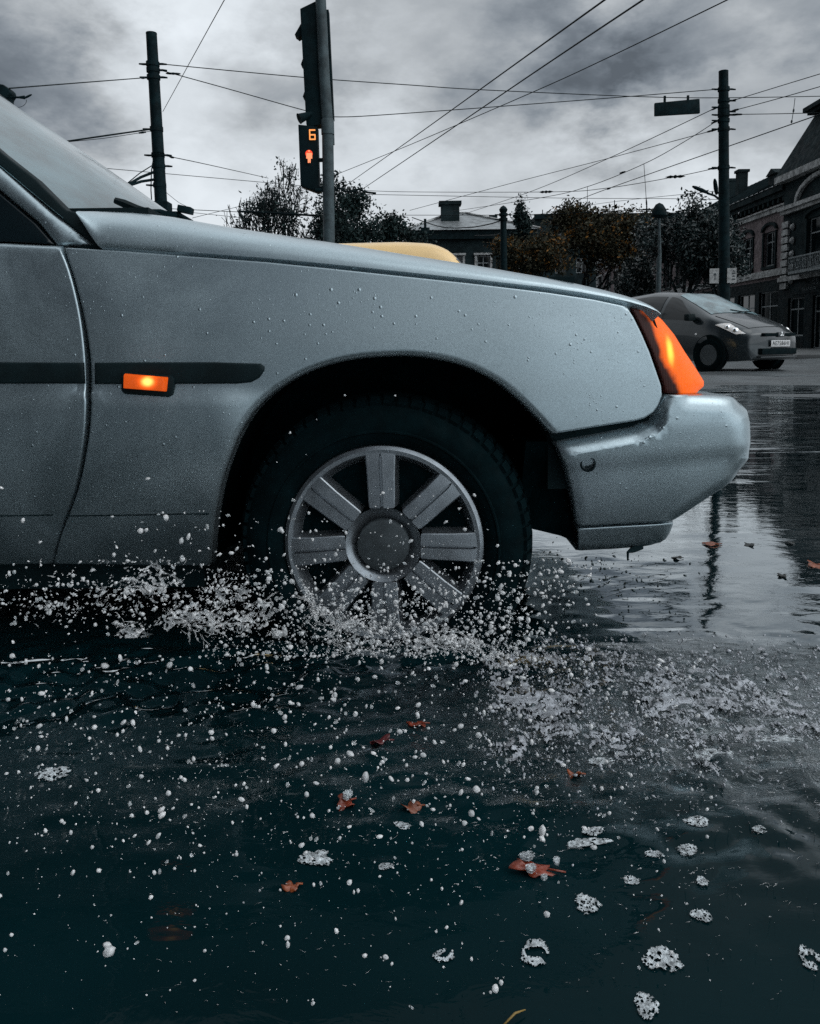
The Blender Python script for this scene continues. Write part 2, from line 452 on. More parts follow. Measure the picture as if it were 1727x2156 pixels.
# ================================================================== ROAD AND PUDDLE
def road_h(x, y):
    base = -0.075 + 0.10 * min(1, max(0, (y - 6.2) / 5.0)) ** 1.0
    n_ = mnoise.fractal(Vector((x * 0.28, y * 0.75, 3.1)), 1.0, 2.0, 4) * 0.05
    lx = min(1, max(0, (x + 60) / 30))
    return base + n_ * min(1, max(0, (y - 4) / 4))
xs = np.concatenate([np.linspace(-900, -60, 12), np.linspace(-50, -9, 18), np.linspace(-8, 14, 110), np.linspace(15, 60, 40), np.linspace(80, 900, 12)])
ys = np.concatenate([np.linspace(-900, -40, 10), np.linspace(-30, 0, 14), np.linspace(0.5, 5, 10), np.linspace(5.1, 20, 150), np.linspace(21, 60, 30), np.linspace(80, 3000, 16)])
mb = MB()
for y in ys:
    for x in xs: mb.v.append((x, y, road_h(x, y)))
nx = len(xs)
for j in range(len(ys) - 1):
    for i in range(nx - 1): mb.f.append((j * nx + i, j * nx + i + 1, (j + 1) * nx + i + 1, (j + 1) * nx + i))
tag(mb.build('road', MT['asphalt'], smooth=True, recalc=False), 'wet grey asphalt road under and beyond the puddle', 'road', kind='structure')

MT['water'] = water_mat('puddle_water', (0.0016, 0.0112, 0.0138), 0.04, 0.00055, 0.010)
# fine sheet of water where the splash is, coarse beyond
def axis(segs):
    out = []
    for a, b, st in segs: out.append(np.arange(a, b, st))
    out.append(np.array([segs[-1][1]])); return np.concatenate(out)
wx = axis([(-40, -6, 2.0), (-6, -1.6, 0.2), (-1.6, 2.6, 0.012), (2.6, 6, 0.12), (6, 40, 2.0)])
wy = axis([(-20, 0.3, 2.0), (0.3, 0.5, 0.05), (0.5, 2.6, 0.012), (2.6, 6, 0.10), (6, 16, 0.5)])
X, Y = np.meshgrid(wx, wy)
def vnoise(X, Y, sx, sy, seed):
    rng = np.random.default_rng(seed); g = rng.normal(size=(256, 256))
    u, v = X * sx + 57.3, Y * sy + 31.7
    i, j = np.floor(u).astype(int), np.floor(v).astype(int); fu, fv = u - i, v - j
    fu = fu * fu * (3 - 2 * fu); fv = fv * fv * (3 - 2 * fv)
    q = lambda a, b: g[b % 256, a % 256]
    return (q(i, j) * (1 - fu) + q(i + 1, j) * fu) * (1 - fv) + (q(i, j + 1) * (1 - fu) + q(i + 1, j + 1) * fu) * fv
rw = np.sqrt(((X + 0.0) * 0.9) ** 2 + ((Y - 1.45) * 1.3) ** 2)                 # distance from the tyre
zone = np.exp(-(np.maximum(0, np.hypot((X - 0.72) * 0.62, (Y - 1.22) * 1.9) - 0.12) / 0.48) ** 2)   # churned water beside the wheel
wake = np.exp(-(((Y - 1.42) / 0.16) ** 2)) * (X < 0.15)
Z = 0.0014 * np.exp(-(rw / 0.6) ** 2) * vnoise(X, Y, 16, 34, 8) + zone * (0.0042 * vnoise(X, Y, 24, 34, 1) + 0.0032 * vnoise(X, Y, 44, 60, 2))
Z += wake * (0.005 * vnoise(X, Y, 14, 24, 3) + 0.005 * vnoise(X, Y, 34, 40, 4))
Z += 0.0004 * vnoise(X, Y, 7, 16, 5) * np.exp(-(rw / 2.2) ** 2)
fade = ((X > -1.6) & (X < 2.6) & (Y > 0.5) & (Y < 2.6)); Z *= fade
mb = MB(); mb.v = list(zip(X.ravel().tolist(), Y.ravel().tolist(), Z.ravel().tolist())); nx = len(wx)
mb.f = [(j * nx + i, j * nx + i + 1, (j + 1) * nx + i + 1, (j + 1) * nx + i) for j in range(len(wy) - 1) for i in range(nx - 1)]
tag(mb.build('puddle_water', MT['water'], smooth=True, recalc=False), 'dark rippled puddle flooding the road round the silver car', 'puddle', kind='structure')

# ================================================================== SILVER CAR
YM = 4.67                                           # the car is mirrored about y = YM / 2
def smooth01(t): t = np.clip(t, 0, 1); return t * t * (3 - 2 * t)
def prof(z): return 1.57 + np.where(z > 0.60, 0.50 * np.maximum(0, z - 0.60) ** 2, 0.36 * np.maximum(0, 0.60 - z) ** 2 + 0.9 * np.maximum(0, 0.36 - z) ** 2.2)
def fs(x, z):
    x = np.asarray(x, float); z = np.asarray(z, float)
    y = prof(z) + np.where(x > 0.2, 0.26 * (x - 0.2) ** 2, 0)
    # pressed ledge along the bottom of the rubbing strip
    k = smooth01((-0.27 - x) / 0.10)
    led = smooth01((0.527 - z) / 0.016) * (1 - smooth01((0.50 - z) / 0.22) * 0.8)
    return y - 0.010 * k * led
def fpill(x, z):
    return 1.612 + 0.36 * (np.asarray(z, float) - 0.81) + 0 * np.asarray(x, float)

car = thing('silver_car', (-0.05, 2.335, -0.07), 'silver saloon car splashing through the puddle, amber indicators lit', 'car')
# --- wing
ARCH = [(1157, 914), (1120, 872), (1062, 818), (1000, 782), (940, 762), (870, 752), (800, 753), (730, 761), (660, 781), (600, 812), (550, 852), (512, 903), (484, 965), (464, 1030), (452, 1100), (444, 1192)]
ARCHS = [tuple(p) for p in catmull(ARCH, 5)]
TOP = [(136, 521), (260, 528), (400, 539), (560, 551), (700, 565), (850, 581), (1000, 597), (1150, 615), (1250, 630), (1320, 645)]
LAMPE = [(1335, 668), (1352, 703), (1368, 740), (1382, 780), (1393, 812), (1395, 835), (1389, 853), (1377, 869), (1358, 881)]
GAPF = [(113, 1188), (128, 1130), (163, 1035), (182, 950), (191, 870), (191, 765), (178, 672), (158, 592), (141, 540)]
wing = TOP + LAMPE + [(1335, 887), (1250, 900), (1165, 914)] + ARCHS + [tuple(p) for p in catmull(GAPF, 4)]
panel('front_wing', wing, fs, MT['paint'], car, roll=(0.004, 0.003), special=[(ARCHS, 0.016, 0.012)], rim=0.035, mirror=YM)
# --- door
GAPD = [(122, 516), (138, 548), (154, 598), (170, 672), (180, 765), (181, 870), (173, 950), (155, 1035), (122, 1130), (108, 1188)]
door = [(-1600, 500), (-800, 504), (0, 510), (60, 513)] + [tuple(p) for p in catmull(GAPD, 4)] + [(-800, 1200), (-1600, 1200)]
panel('door', door, fs, MT['paint'], car, roll=(0.004, 0.003), special=[([(-1600, 500), (0, 510), (122, 516)], 0.018, 0.016)], rim=0.035, grid=0.03, mirror=YM)
# --- rubbing strips
strip_f = lambda x, z: fs(x, z) - 0.006
def flat_f(x, z): return prof(np.asarray(z, float)) + 0 * np.asarray(x, float) - 0.007
s1 = [(198, 764), (300, 763), (450, 763), (548, 766), (556, 772), (556, 781), (545, 796), (528, 805), (500, 808), (198, 809)]
panel('rubbing_strip', s1, flat_f, MT['blackplastic'], car, roll=(0.004, 0.004), rim=0.02)
panel('rubbing_strip', [(-1590, 764), (0, 763), (175, 764), (177, 808), (-1590, 810)], flat_f, MT['blackplastic'], car, roll=(0.004, 0.004), rim=0.02)
# --- seam above the sill
for pl in ([(-700, 1090), (-200, 1088), (0, 1086), (60, 1085), (112, 1084)], [(140, 1086), (300, 1084), (380, 1082), (440, 1082)]):
    MB().tube([on(x, y, fs) + Vector((0, -0.0005, 0)) for x, y in pl], 0.0013, 5).build('sill_seam', MT['trimgap'], car)
# --- side repeater
yb = 1.568
def q(px, py, dy=0.0): return at(px, py, 1.566 + dy)
hb = MB().prism([q(257, 786), (q(262, 782)), q(362, 790), q(369, 798), q(366, 830), q(358, 836), q(264, 829), q(257, 822)], (0, 0.03, 0)); 
for i in range(8): hb.v[i] = tuple(Vector(hb.v[i]) + Vector((0, -0.006, 0)))
ind = hb.build('side_indicator', MT['rubber'], car, bevel=0.003)
cen = q(312, 804, -0.02)
off = origin_of(ind)
MT['repeater'] = lamp_mat('amber_repeater', (0.1, 0.01, 0.0), (0.80, 0.10, 0.008), (1.0, 0.55, 0.12), cen - off, (0.030, 0.03, 0.022), (2.4, 0.16), ribs=160)
lb = MB(); A = [q(266, 786), q(357, 794), q(354, 824), q(265, 817)]
fr = [p + Vector((0, -0.008, 0)) for p in A]; ctr = sum(fr, Vector()) / 4
inr = [ctr + (p - ctr) * 0.90 + Vector((0, -0.018, 0)) for p in fr]
lb.add(fr + inr, [(0, 1, 5, 4), (1, 2, 6, 5), (2, 3, 7, 6), (3, 0, 4, 7), (4, 5, 6, 7)])
lb.build('lens', MT['repeater'], ind, bevel=0.002)
# --- corner lamp
lampo = [(1329, 648), (1352, 652), (1386, 662, .025), (1398, 672, .062), (1420, 702, .072), (1442, 738, .072), (1465, 772, .072), (1486, 806, .072), (1485, 812, .072), (1470, 826, .072), (1440, 828, .03), (1400, 829)]
lampo += [(1398, 812), (1387, 778), (1373, 737), (1357, 700), (1340, 666)]
cl = on(1412, 735, fs, .015); offc = origin_of(car)
nb = on(1352, 656, fs); nb2 = on(1424, 828, fs)
lv = Vector((nb2.x - nb.x, 0, nb2.z - nb.z)).normalized(); nv = Vector((-lv.z, 0, lv.x))
if nv.x < 0: nv = -nv
MT['corner'] = lamp_mat('amber_corner_lens', (0.03, 0.004, 0.002), (0.84, 0.115, 0.003), (1.0, 0.52, 0.06), cl - offc, (0.022, 0.05, 0.075, R(-25)), (1.15, 0.55), ribs=90, boundary=(nv, nv.dot(nb - offc)))
front_l = [(1392, 664, .062), (1420, 702, .072), (1442, 738, .072), (1465, 772, .072), (1486, 806, .072), (1485, 812, .072), (1470, 826, .072)]
panel('corner_lamp', lampo, fs, MT['corner'], car, roll=(0.004, 0.004), special=[(front_l, 0.085, 0.085)], rim=0.03, mirror=YM, lift=0.004, grid=0.012)
# --- bonnet: a clamshell lofted across the car
BL = [(160, 448), (172, 466), (190, 494), (206, 516), (300, 524), (400, 531), (560, 543), (700, 556), (850, 572), (1000, 588), (1150, 605), (1250, 619), (1320, 634), (1360, 645), (1384, 655), (1392, 661)]
BT = [(160, 445), (175, 442), (200, 441), (250, 443), (320, 449), (400, 463), (470, 475), (560, 488), (700, 508), (800, 524), (900, 540), (1000, 555), (1100, 572), (1200, 590), (1300, 613), (1350, 628), (1378, 642), (1392, 656)]
bx = np.array([160, 163, 167, 172, 180, 190, 198, 206, 225, 250, 290, 340, 400, 470, 560, 650, 750, 850, 950, 1050, 1150, 1220, 1280, 1320, 1345, 1362, 1375, 1384, 1392.])
bl = np.interp(bx, [p[0] for p in BL], [p[1] for p in BL]); bt = np.interp(bx, [p[0] for p in BT], [p[1] for p in BT])
rows = []
for i, px in enumerate(bx):
    p0 = on(px, bl[i], fs); t = i / (len(bx) - 1)
    a = 0.115 * min(1.0, 0.35 + (bl[i] - bt[i]) / 60)
    h = at(px, bt[i], p0.y + a * 0.62).z - p0.z
    tx = (p0.x + 0.67) / 1.20
    row = []
    for k in range(11):
        th = math.pi / 2 * k / 10
        row.append((p0.x, p0.y + a * (1 - math.cos(th)), p0.z + h * math.sin(th)))
    for k in range(1, 13):
        s_ = k / 12; yy = p0.y + a + (YM / 2 - p0.y - a) * s_
        wv_ = math.sin(s_ * math.pi / 2)
        row.append((p0.x + (0.15 * wv_ * max(0, 1 - tx * 2.2) + 0.07 * wv_ * tx ** 3), yy, p0.z + h + 0.010 * wv_))
    full = row + [(p[0], YM - p[1], p[2]) for p in reversed(row[:-1])]
    rows.append(full)
mb = MB(); nn_ = len(rows[0])
for r_ in rows: mb.v.extend(r_)
for i in range(len(rows) - 1):
    for j in range(nn_ - 1): mb.f.append((i * nn_ + j, i * nn_ + j + 1, (i + 1) * nn_ + j + 1, (i + 1) * nn_ + j))
# turned-in lip all round
bd = [i * nn_ for i in range(len(rows))] + [(len(rows) - 1) * nn_ + j for j in range(1, nn_)] + [i * nn_ + nn_ - 1 for i in reversed(range(len(rows) - 1))] + [j for j in reversed(range(1, nn_ - 1))]
k0 = len(mb.v)
for i in bd:
    p = mb.v[i]; c_ = Vector((-0.05, YM / 2, p[2] - 0.01)); d_ = (c_ - Vector(p)); d_.z = 0; d_.normalize()
    mb.v.append((p[0] + d_.x * 0.02, p[1] + d_.y * 0.02, p[2] - 0.014))
for i in range(len(bd)):
    j = (i + 1) % len(bd); mb.f.append((bd[i], bd[j], k0 + j, k0 + i))
mb.build('bonnet', MT['paint'], car, smooth=True, ang=R(60))
# --- dark structure behind the panel gaps, engine bay, floor
shell_f = lambda x, z: fs(x, z) + 0.022
shell = [(-1600, 520), (0, 522), (125, 528), (206, 512), (420, 528), (700, 552), (1000, 585), (1250, 616), (1370, 648), (1385, 690), (1400, 780), (1405, 840), (1380, 900), (1165, 930)] + ARCHS[1:] + [(445, 1180), (-1600, 1190)]
panel('inner_body', shell, shell_f, MT['trimgap'], car, roll=(0.002, 0.001), rim=0.02, grid=0.05, step=0.015, mirror=YM)
fl = MB().box((-1.62, YM / 2, 0.155), (2.35, 1.24, 0.13))
fl.box((-0.11, YM / 2, 0.165), (0.56, 0.90, 0.11))
fl.box((0.38, YM / 2, 0.30), (0.30, 1.20, 0.05))
fl.box((-0.5, YM / 2, 0.5), (0.05, 1.24, 0.62)); fl.box((0.30, YM / 2, 0.52), (0.05, 1.42, 0.42))
fl.box((-0.20, YM / 2, 0.70), (0.75, 1.36, 0.03))
fl.build('floor_pan', MT['trimgap'], car)
# --- wheel wells
def wheel_well(cx, mirror):
    mb = MB(); pts = [on(p[0], p[1], fs) for p in ARCHS]
    cz = 0.228; n = len(pts); cols = []
    for p in pts:
        col_ = []
        for k, (dy, sc) in enumerate([(0.010, 1.0), (0.05, 1.02), (0.15, 1.03), (0.36, 1.02)]):
            x = (p.x + 0.05) * sc - 0.05; z = cz + (p.z - cz) * sc
            col_.append((x, p.y + dy, z))
        cols.append(col_)
    for c_ in cols: mb.v.extend(c_)
    for i in range(n - 1):
        for k in range(3): mb.f.append((i * 4 + k, i * 4 + k + 1, (i + 1) * 4 + k + 1, (i + 1) * 4 + k))
    mb.f.append(tuple(i * 4 + 3 for i in range(n)))
    mb.f.append((3, 3 + 4 * (n - 1), 2 + 4 * (n - 1), 2))
    if mirror: mb.v = [(p[0], YM - p[1], p[2]) for p in mb.v]
    mb.build('wheel_well', MT['liner'], car, smooth=True, ang=R(50))
wheel_well(0, False); wheel_well(0, True)
# mud guard between the tyre and the bumper
g0 = [at(1108, 930, 1.64), at(1165, 930, 1.62), at(1216, 1150, 1.64), at(1214, 1142, 1.66), at(1180, 1128, 1.68), at(1122, 1114, 1.70), at(1090, 1108, 1.72)]
MB().prism(g0, (0, 1.30, 0)).build('splash_guard', MT['liner'], car)
# --- bumper
fb = lambda x, z: fs(x, z) - 0.016 + 0.07 * np.maximum(0, 0.44 - np.asarray(z, float)) + 0.005 * smooth01((0.385 - np.asarray(z, float) + 0.06 * (np.asarray(x, float) - 0.5)) / 0.03)
B_TOP = [(1166, 928), (1250, 914), (1340, 897), (1372, 882), (1391, 858), (1406, 832)]
B_FLAT = [(1450, 830, .02), (1495, 831, .04), (1534, 833, .05)]
B_FRONT = [(1558, 843, .05), (1572, 861, .05), (1578, 888, .05), (1579, 930, .05), (1575, 964, .05), (1558, 994, .045)]
B_DIAG = [(1558, 994, .045), (1500, 1036, .03), (1424, 1093, .015)]
bump_o = B_TOP + B_FLAT + B_FRONT + B_DIAG[1:] + [(1400, 1097, .01), (1300, 1104), (1213, 1109), (1203, 1040), (1190, 985), (1176, 945)]
bmp = panel('bumper', bump_o, fb, MT['paint'], car, roll=(0.004, 0.005),
      special=[(B_TOP[:4], 0.034, -0.046), (B_TOP[3:], 0.020, -0.010), (B_FLAT + B_FRONT[:1], 0.035, 0.030), (B_FRONT, 0.065, 0.058), (B_DIAG, 0.03, 0.02), ([(1213, 1109), (1203, 1040), (1190, 985), (1176, 945), (1166, 928)], 0.03, 0.014)], across=YM, grid=0.012)
val_o = [(1216, 1113), (1300, 1108), (1400, 1100, .01), (1421, 1098, .03), (1412, 1122, .03), (1398, 1142, .03), (1385, 1150, .02), (1365, 1155), (1300, 1160), (1217, 1164)]
panel('lower_valance', val_o, lambda x, z: fb(x, z) + 0.004, MT['paint'], bmp, roll=(0.004, 0.004), special=[([(1421, 1098, .03), (1412, 1122, .03), (1398, 1142, .03), (1385, 1150, .02)], 0.05, 0.04), ([(1385, 1150, .02), (1365, 1155), (1217, 1164)], .02, .02)], across=YM, grid=0.012)
hc = on(1238, 977, fb)
hm = MB().lathe([(0.0155, 0.004), (0.0155, -0.003), (0.0125, -0.004), (0.0115, 0.010), (0.0, 0.010)], hc, (0, 1, 0), (1, 0, 0), 28)
hm.build('tow_eye_hole', MT['rubber'], bmp, smooth=True, ang=R(40))
MB().lathe([(0.009, 0.009), (0.008, 0.002), (0.0045, 0.0015), (0.004, 0.005), (0, 0.005)], hc, (0, 1, 0), (1, 0, 0), 20).build('screw_cap', MT['blackplastic'], bmp, smooth=True, ang=R(40))
tb = MB().tube([at(1350, 1150, 1.70), at(1332, 1158, 1.69), at(1322, 1163, 1.68), at(1322, 1180, 1.68)], [0.008, 0.007, 0.003, 0.002], 6)
tb.build('tow_hook', MT['iron'], bmp)
# --- front fascia (round the corner, out of the picture)
gx = on(1392, 720, fs).x
fz = MB().box((gx - 0.07, YM / 2, 0.585), (0.05, 1.25, 0.13)); fz.build('grille', MT['blackplastic'], car, bevel=0.01)
for sg in (-1, 1):
    MB().box((gx - 0.045, YM / 2 + sg * 0.46, 0.585), (0.06, 0.28, 0.12)).build('headlight', MT['glass'], car, bevel=0.015)
# --- pillars, windscreen, roof
seal = [(-480, -95), (0, 318), (75, 377), (140, 442), (160, 446), (182, 474), (224, 519), (203, 519), (112, 447), (0, 349), (-480, -62)]
panel('windscreen_seal', seal, lambda x, z: fpill(x, z) + 0.008, MT['rubber'], car, roll=(0.004, 0.003), rim=0.03, grid=0.03, mirror=YM)
pill = [(-490, -60), (0, 350), (112, 449), (202, 519), (116, 517), (75, 467), (0, 404), (-490, -8)]
panel('windscreen_pillar', pill, fpill, MT['paint'], car, roll=(0.02, 0.014), rim=0.03, grid=0.02, mirror=YM)
sw = [(-1560, -8), (-495, -6), (0, 407), (75, 470), (114, 514), (0, 507), (-1580, 498)]
panel('side_window', sw, lambda x, z: fpill(x, z) + 0.010, MT['darkglass'], car, roll=(0.004, 0.003), rim=0.02, grid=0.05, mirror=YM)
mb = MB(); nu, nv_ = 26, 34
for i in range(nu + 1):
    t = i / nu
    for j in range(nv_ + 1):
        s_ = j / nv_; c_ = 1 - (2 * s_ - 1) ** 2
        zb, zt = 0.855 + 0.035 * c_, 1.40 + 0.03 * c_
        z = zb + (zt - zb) * t
        xb, xt = -0.672 + 0.120 * c_, -1.387 + 0.070 * c_
        x = xb + (xt - xb) * t + 0.012 * math.sin(math.pi * t)
        ya = 1.618 + 0.36 * (z - 0.81); y = ya + (YM - 2 * ya) * s_
        mb.v.append((x, y, z + 0.0))
for i in range(nu):
    for j in range(nv_): mb.f.append((i * (nv_ + 1) + j, i * (nv_ + 1) + j + 1, (i + 1) * (nv_ + 1) + j + 1, (i + 1) * (nv_ + 1) + j))
ws = mb.build('windscreen', MT['glass'], car, smooth=True)
mb = MB()
for (x, zc, ya) in [(-1.387, 1.402, 1.825), (-1.43, 1.425, 1.815), (-1.75, 1.45, 1.81), (-2.2, 1.45, 1.81), (-2.6, 1.39, 1.81), (-3.05, 1.10, 1.74), (-3.30, 0.92, 1.66), (-3.42, 0.88, 1.63)]:
    for j in range(13):
        s_ = j / 12; c_ = 1 - (2 * s_ - 1) ** 4
        mb.v.append((x + (0.075 * c_ if x > -1.5 else 0), ya + (YM - 2 * ya) * s_, zc + 0.03 * c_))
for i in range(7):
    for j in range(12): mb.f.append((i * 13 + j, i * 13 + j + 1, (i + 1) * 13 + j + 1, (i + 1) * 13 + j))
mb.build('roof', MT['paint'], car, smooth=True)
# rear quarter with its arch, boot end and rear wheel (outside the picture to the left)
qa = [(-2.37 + 0.33 * math.cos(a_), 0.235 + 0.33 * math.sin(a_)) for a_ in np.linspace(math.pi * 0.97, math.pi * 0.03, 22)]
quart = [(-1.53, 0.83), (-1.51, 0.16), (-2.03, 0.16)] + list(reversed(qa)) + [(-2.72, 0.18), (-3.38, 0.24), (-3.46, 0.5), (-3.44, 0.88), (-3.0, 0.86), (-2.2, 0.84)]
panel('rear_quarter', quart, fs, MT['paint'], car, roll=(0.006, 0.006), world=True, rim=0.035, grid=0.04, mirror=YM)
MB().box((-3.42, YM / 2, 0.55), (0.05, 1.46, 0.66)).box((-2.4, YM / 2, 0.55), (1.9, 1.36, 0.5)).build('rear_panel', MT['trimgap'], car, bevel=0.01)
# cowl and wiper
MB().box((-0.60, YM / 2, 0.872), (0.16, 1.30, 0.02)).build('cowl', MT['blackplastic'], car)
Yw = 1.84
wip = MB().tube([at(318, 446, Yw), at(338, 446, Yw), at(352, 451, Yw), at(376, 452, Yw), at(405, 467, Yw - .03)], [.006, .006, .007, .006, .004], 8)
wip.box(at(360, 453, Yw), (0.034, 0.03, 0.012)).tube([at(376, 452, Yw), at(379, 441, Yw)], .005, 6)
wp = wip.build('wiper', MT['iron'], car, smooth=True, ang=R(40))
bld = MB().tube([at(242, 422, Yw + .02), at(262, 429, Yw + .02), at(290, 440, Yw + .01), at(318, 447, Yw)], [.007, .0095, .0085, .006], 6)
bld.tube([at(266, 447, Yw - .02), at(300, 447, Yw - .01), at(320, 447, Yw)], [.003, .005, .005], 5)
bld.build('wiper_blade', MT['rubber'], wp)
MB().box(at(391, 442, Yw), (0.030, 0.03, 0.014), Matrix.Rotation(R(12), 3, 'Y')).build('washer_jet', MT['iron'], wp, bevel=0.002)
MB().tube([at(217, 392, 2.2), at(240, 388, 2.22), at(255, 394, 2.24)], .001, 4)

# --- wheels
def wheel(cx, cy, cz, steer, mirror, full=True):
    base = Matrix.Rotation(steer, 3, 'Z'); c = Vector((cx, cy, cz))
    ax = base @ Vector((0, 1, 0)); e1 = base @ Vector((1, 0, 0)); e3 = Vector((0, 0, 1))
    if mirror: ax = -ax
    tm = MB().lathe([(0.188, 0.03), (0.199, 0.004), (0.207, -0.010), (0.222, -0.019), (0.243, -0.022), (0.262, -0.016), (0.278, -0.004), (0.287, 0.010), (0.2925, 0.028), (0.295, 0.06), (0.295, 0.13), (0.288, 0.165), (0.265, 0.185), (0.19, 0.17)], c, ax, e1, 96)
    for k in range(66):                              # shoulder tread blocks
        a_ = 2 * math.pi * k / 66; u = e1 * math.cos(a_) + e3 * math.sin(a_); tt = -e1 * math.sin(a_) + e3 * math.cos(a_)
        for (r0, h0, r1, h1, wd, sk) in ((0.281, -0.004, 0.292, 0.022, 0.0095, 0.0), (0.2935, 0.030, 0.2965, 0.075, 0.0095, 0.004), (0.2965, 0.082, 0.2965, 0.125, 0.0095, -0.004)):
            P = []
            for (rr, hh) in ((r0, h0), (r1, h1)):
                for sg in (-1, 1):
                    for ex in (-0.004, 0.0045): P.append(c + u * (rr + ex) + ax * (hh - ex * 0.4) + tt * (sg * wd + sk))
            tm.add(P, [(0, 1, 3, 2), (4, 6, 7, 5), (0, 4, 5, 1), (2, 3, 7, 6), (1, 5, 7, 3), (0, 2, 6, 4)])
    # raised lettering ring on the side wall
    tm.lathe([(0.226, -0.0195), (0.228, -0.0235), (0.231, -0.0235), (0.233, -0.0215)], c, ax, e1, 96)
    wr = MB().lathe([(0.19, 0.03), (0.15, 0.05), (0.06, 0.045), (0.0, 0.045)], c, ax, e1, 48).build('front_wheel' if full else 'wheel', MT['liner'], car, smooth=True, ang=R(40))
    tm.build('tyre', MT['tyre'], wr, smooth=True, ang=R(35))
    if not full: 
        MB().lathe([(0.199, 0.006), (0.19, -0.006), (0.12, -0.012), (0.0, -0.014)], c, ax, e1, 48).build('wheel_cover', MT['cover'], wr, smooth=True, ang=R(35)); return
    RC = 0.2025
    cv = MB().lathe([(RC - .004, 0.02), (RC, 0.004), (RC - .003, -0.006), (RC - .010, -0.010), (RC - .018, -0.009), (RC - .023, -0.001), (RC - .028, 0.016), (RC - .032, 0.024)], c, ax, e1, 120)
    # dished hub between the spokes' feet and the cap
    cv.lathe([(0.0765, -0.0055), (0.066, 0.000), (0.0535, 0.010), (0.050, 0.016)], c, ax, e1, 96)
    cv.build('wheel_cover', MT['cover'], wr, smooth=True, ang=R(30))
    MB().lathe([(0.0525, 0.014), (0.0525, -0.006), (0.0505, -0.0095), (0.046, -0.0105), (0.0, -0.0125)], c, ax, e1, 72).build('centre_cap', MT['coverdark'], wr, smooth=True, ang=R(30))
    MB().lathe([(0.172, 0.026), (0.0, 0.026)], c, ax, e1, 48).build('brake_backplate', MT['liner'], wr)
    for deg in (91, 42.5, -1, -41, -89, -131, 185, 141):
        a_ = R(deg); u = e1 * math.cos(a_) + e3 * math.sin(a_); tt = -e1 * math.sin(a_) + e3 * math.cos(a_)
        # cross-section: two flats, a groove between, sloped sides
        secs = []
        for r_, wd, dep in ((0.0755, 0.0245, 0.0), (0.080, 0.0258, 0.0), (0.10, 0.0265, -0.001), (0.14, 0.0275, -0.0015), (0.175, 0.0295, -0.0005), (0.190, 0.031, 0.001)):
            g_ = 0.0034 if r_ < 0.184 else 0.0005
            pr = [(-wd - .006, 0.026), (-wd, -0.0075), (-wd + .002, -0.0095), (-g_, -0.0100), (-g_ * .6, -0.0015), (g_ * .6, -0.0015), (g_, -0.0100), (wd - .002, -0.0095), (wd, -0.0075), (wd + .006, 0.026)]
            secs.append([c + u * r_ + tt * x_ + ax * (h_ + dep) for x_, h_ in pr])
        sp = MB(); n_ = len(secs[0])
        for s_ in secs: sp.v.extend([tuple(p) for p in s_])
        for i in range(len(secs) - 1):
            for j in range(n_ - 1): sp.f.append((i * n_ + j, i * n_ + j + 1, (i + 1) * n_ + j + 1, (i + 1) * n_ + j))
        sp.f.append(tuple(range(n_))); sp.f.append(tuple(reversed(range((len(secs) - 1) * n_, len(secs) * n_))))
        sp.build('spoke', MT['cover'], wr, smooth=True, ang=R(28))
hub = at(808, 1146, 1.612)
wheel(hub.x, hub.y, hub.z, R(-4.5), False)
wheel(hub.x, YM - hub.y, hub.z, 0, True, False)
wheel(-2.37, 1.62, 0.228, 0, False, False); wheel(-2.37, YM - 1.62, 0.228, 0, True, False)
# ================================================================== OTHER VEHICLES (lofted bodies)
class Loft:
    """stations along X (front = 0, back negative); section points sill, mid, belt, roof edge, roof centre"""
    def __init__(s, st, NU=70, NV=8):
        st = np.array(st, float)[::-1]; s.X = st[:, 0]; s.st = st[:, 1:]
    def sec(s, X):
        v = np.array([np.interp(X, s.X, s.st[:, k]) for k in range(s.st.shape[1])])
        return v
    def section(s, X, nv=6):
        acc = 0; ww = 0
        for d, k in ((-.10, .5), (-.05, 1), (0, 1.4), (.05, 1), (.10, .5)):
            acc = acc + s.sec(np.clip(X + d, s.X[0], s.X[-1])) * k; ww += k
        a = acc / ww
        P = [(a[1], a[0]), (a[3], a[2]), (a[5], a[4]), (a[7], a[6]), (0.0, a[8])]
        P = [(P[0][0] * 0.97, P[0][1] - .0)] + P
        c = catmull([(-P[-2][0], P[-2][1])] + P[::-1] , nv)[nv:]      # centre -> edge -> belt -> mid -> sill
        return [np.array(q_) for q_ in c]
    def pos(s, X, v):
        """v: 0 roof centre .. 1 roof edge .. 2 belt .. 3 mid .. 4 sill ; returns half width, z"""
        if abs(v) > 4: v = 4
        c = s.section(X); i = abs(v) * 6; k = int(min(i, len(c) - 2)); f = i - k
        p = c[k] * (1 - f) + c[min(k + 1, len(c) - 1)] * f
        return (math.copysign(p[0], v) if v != 0 else 0.0), p[1]

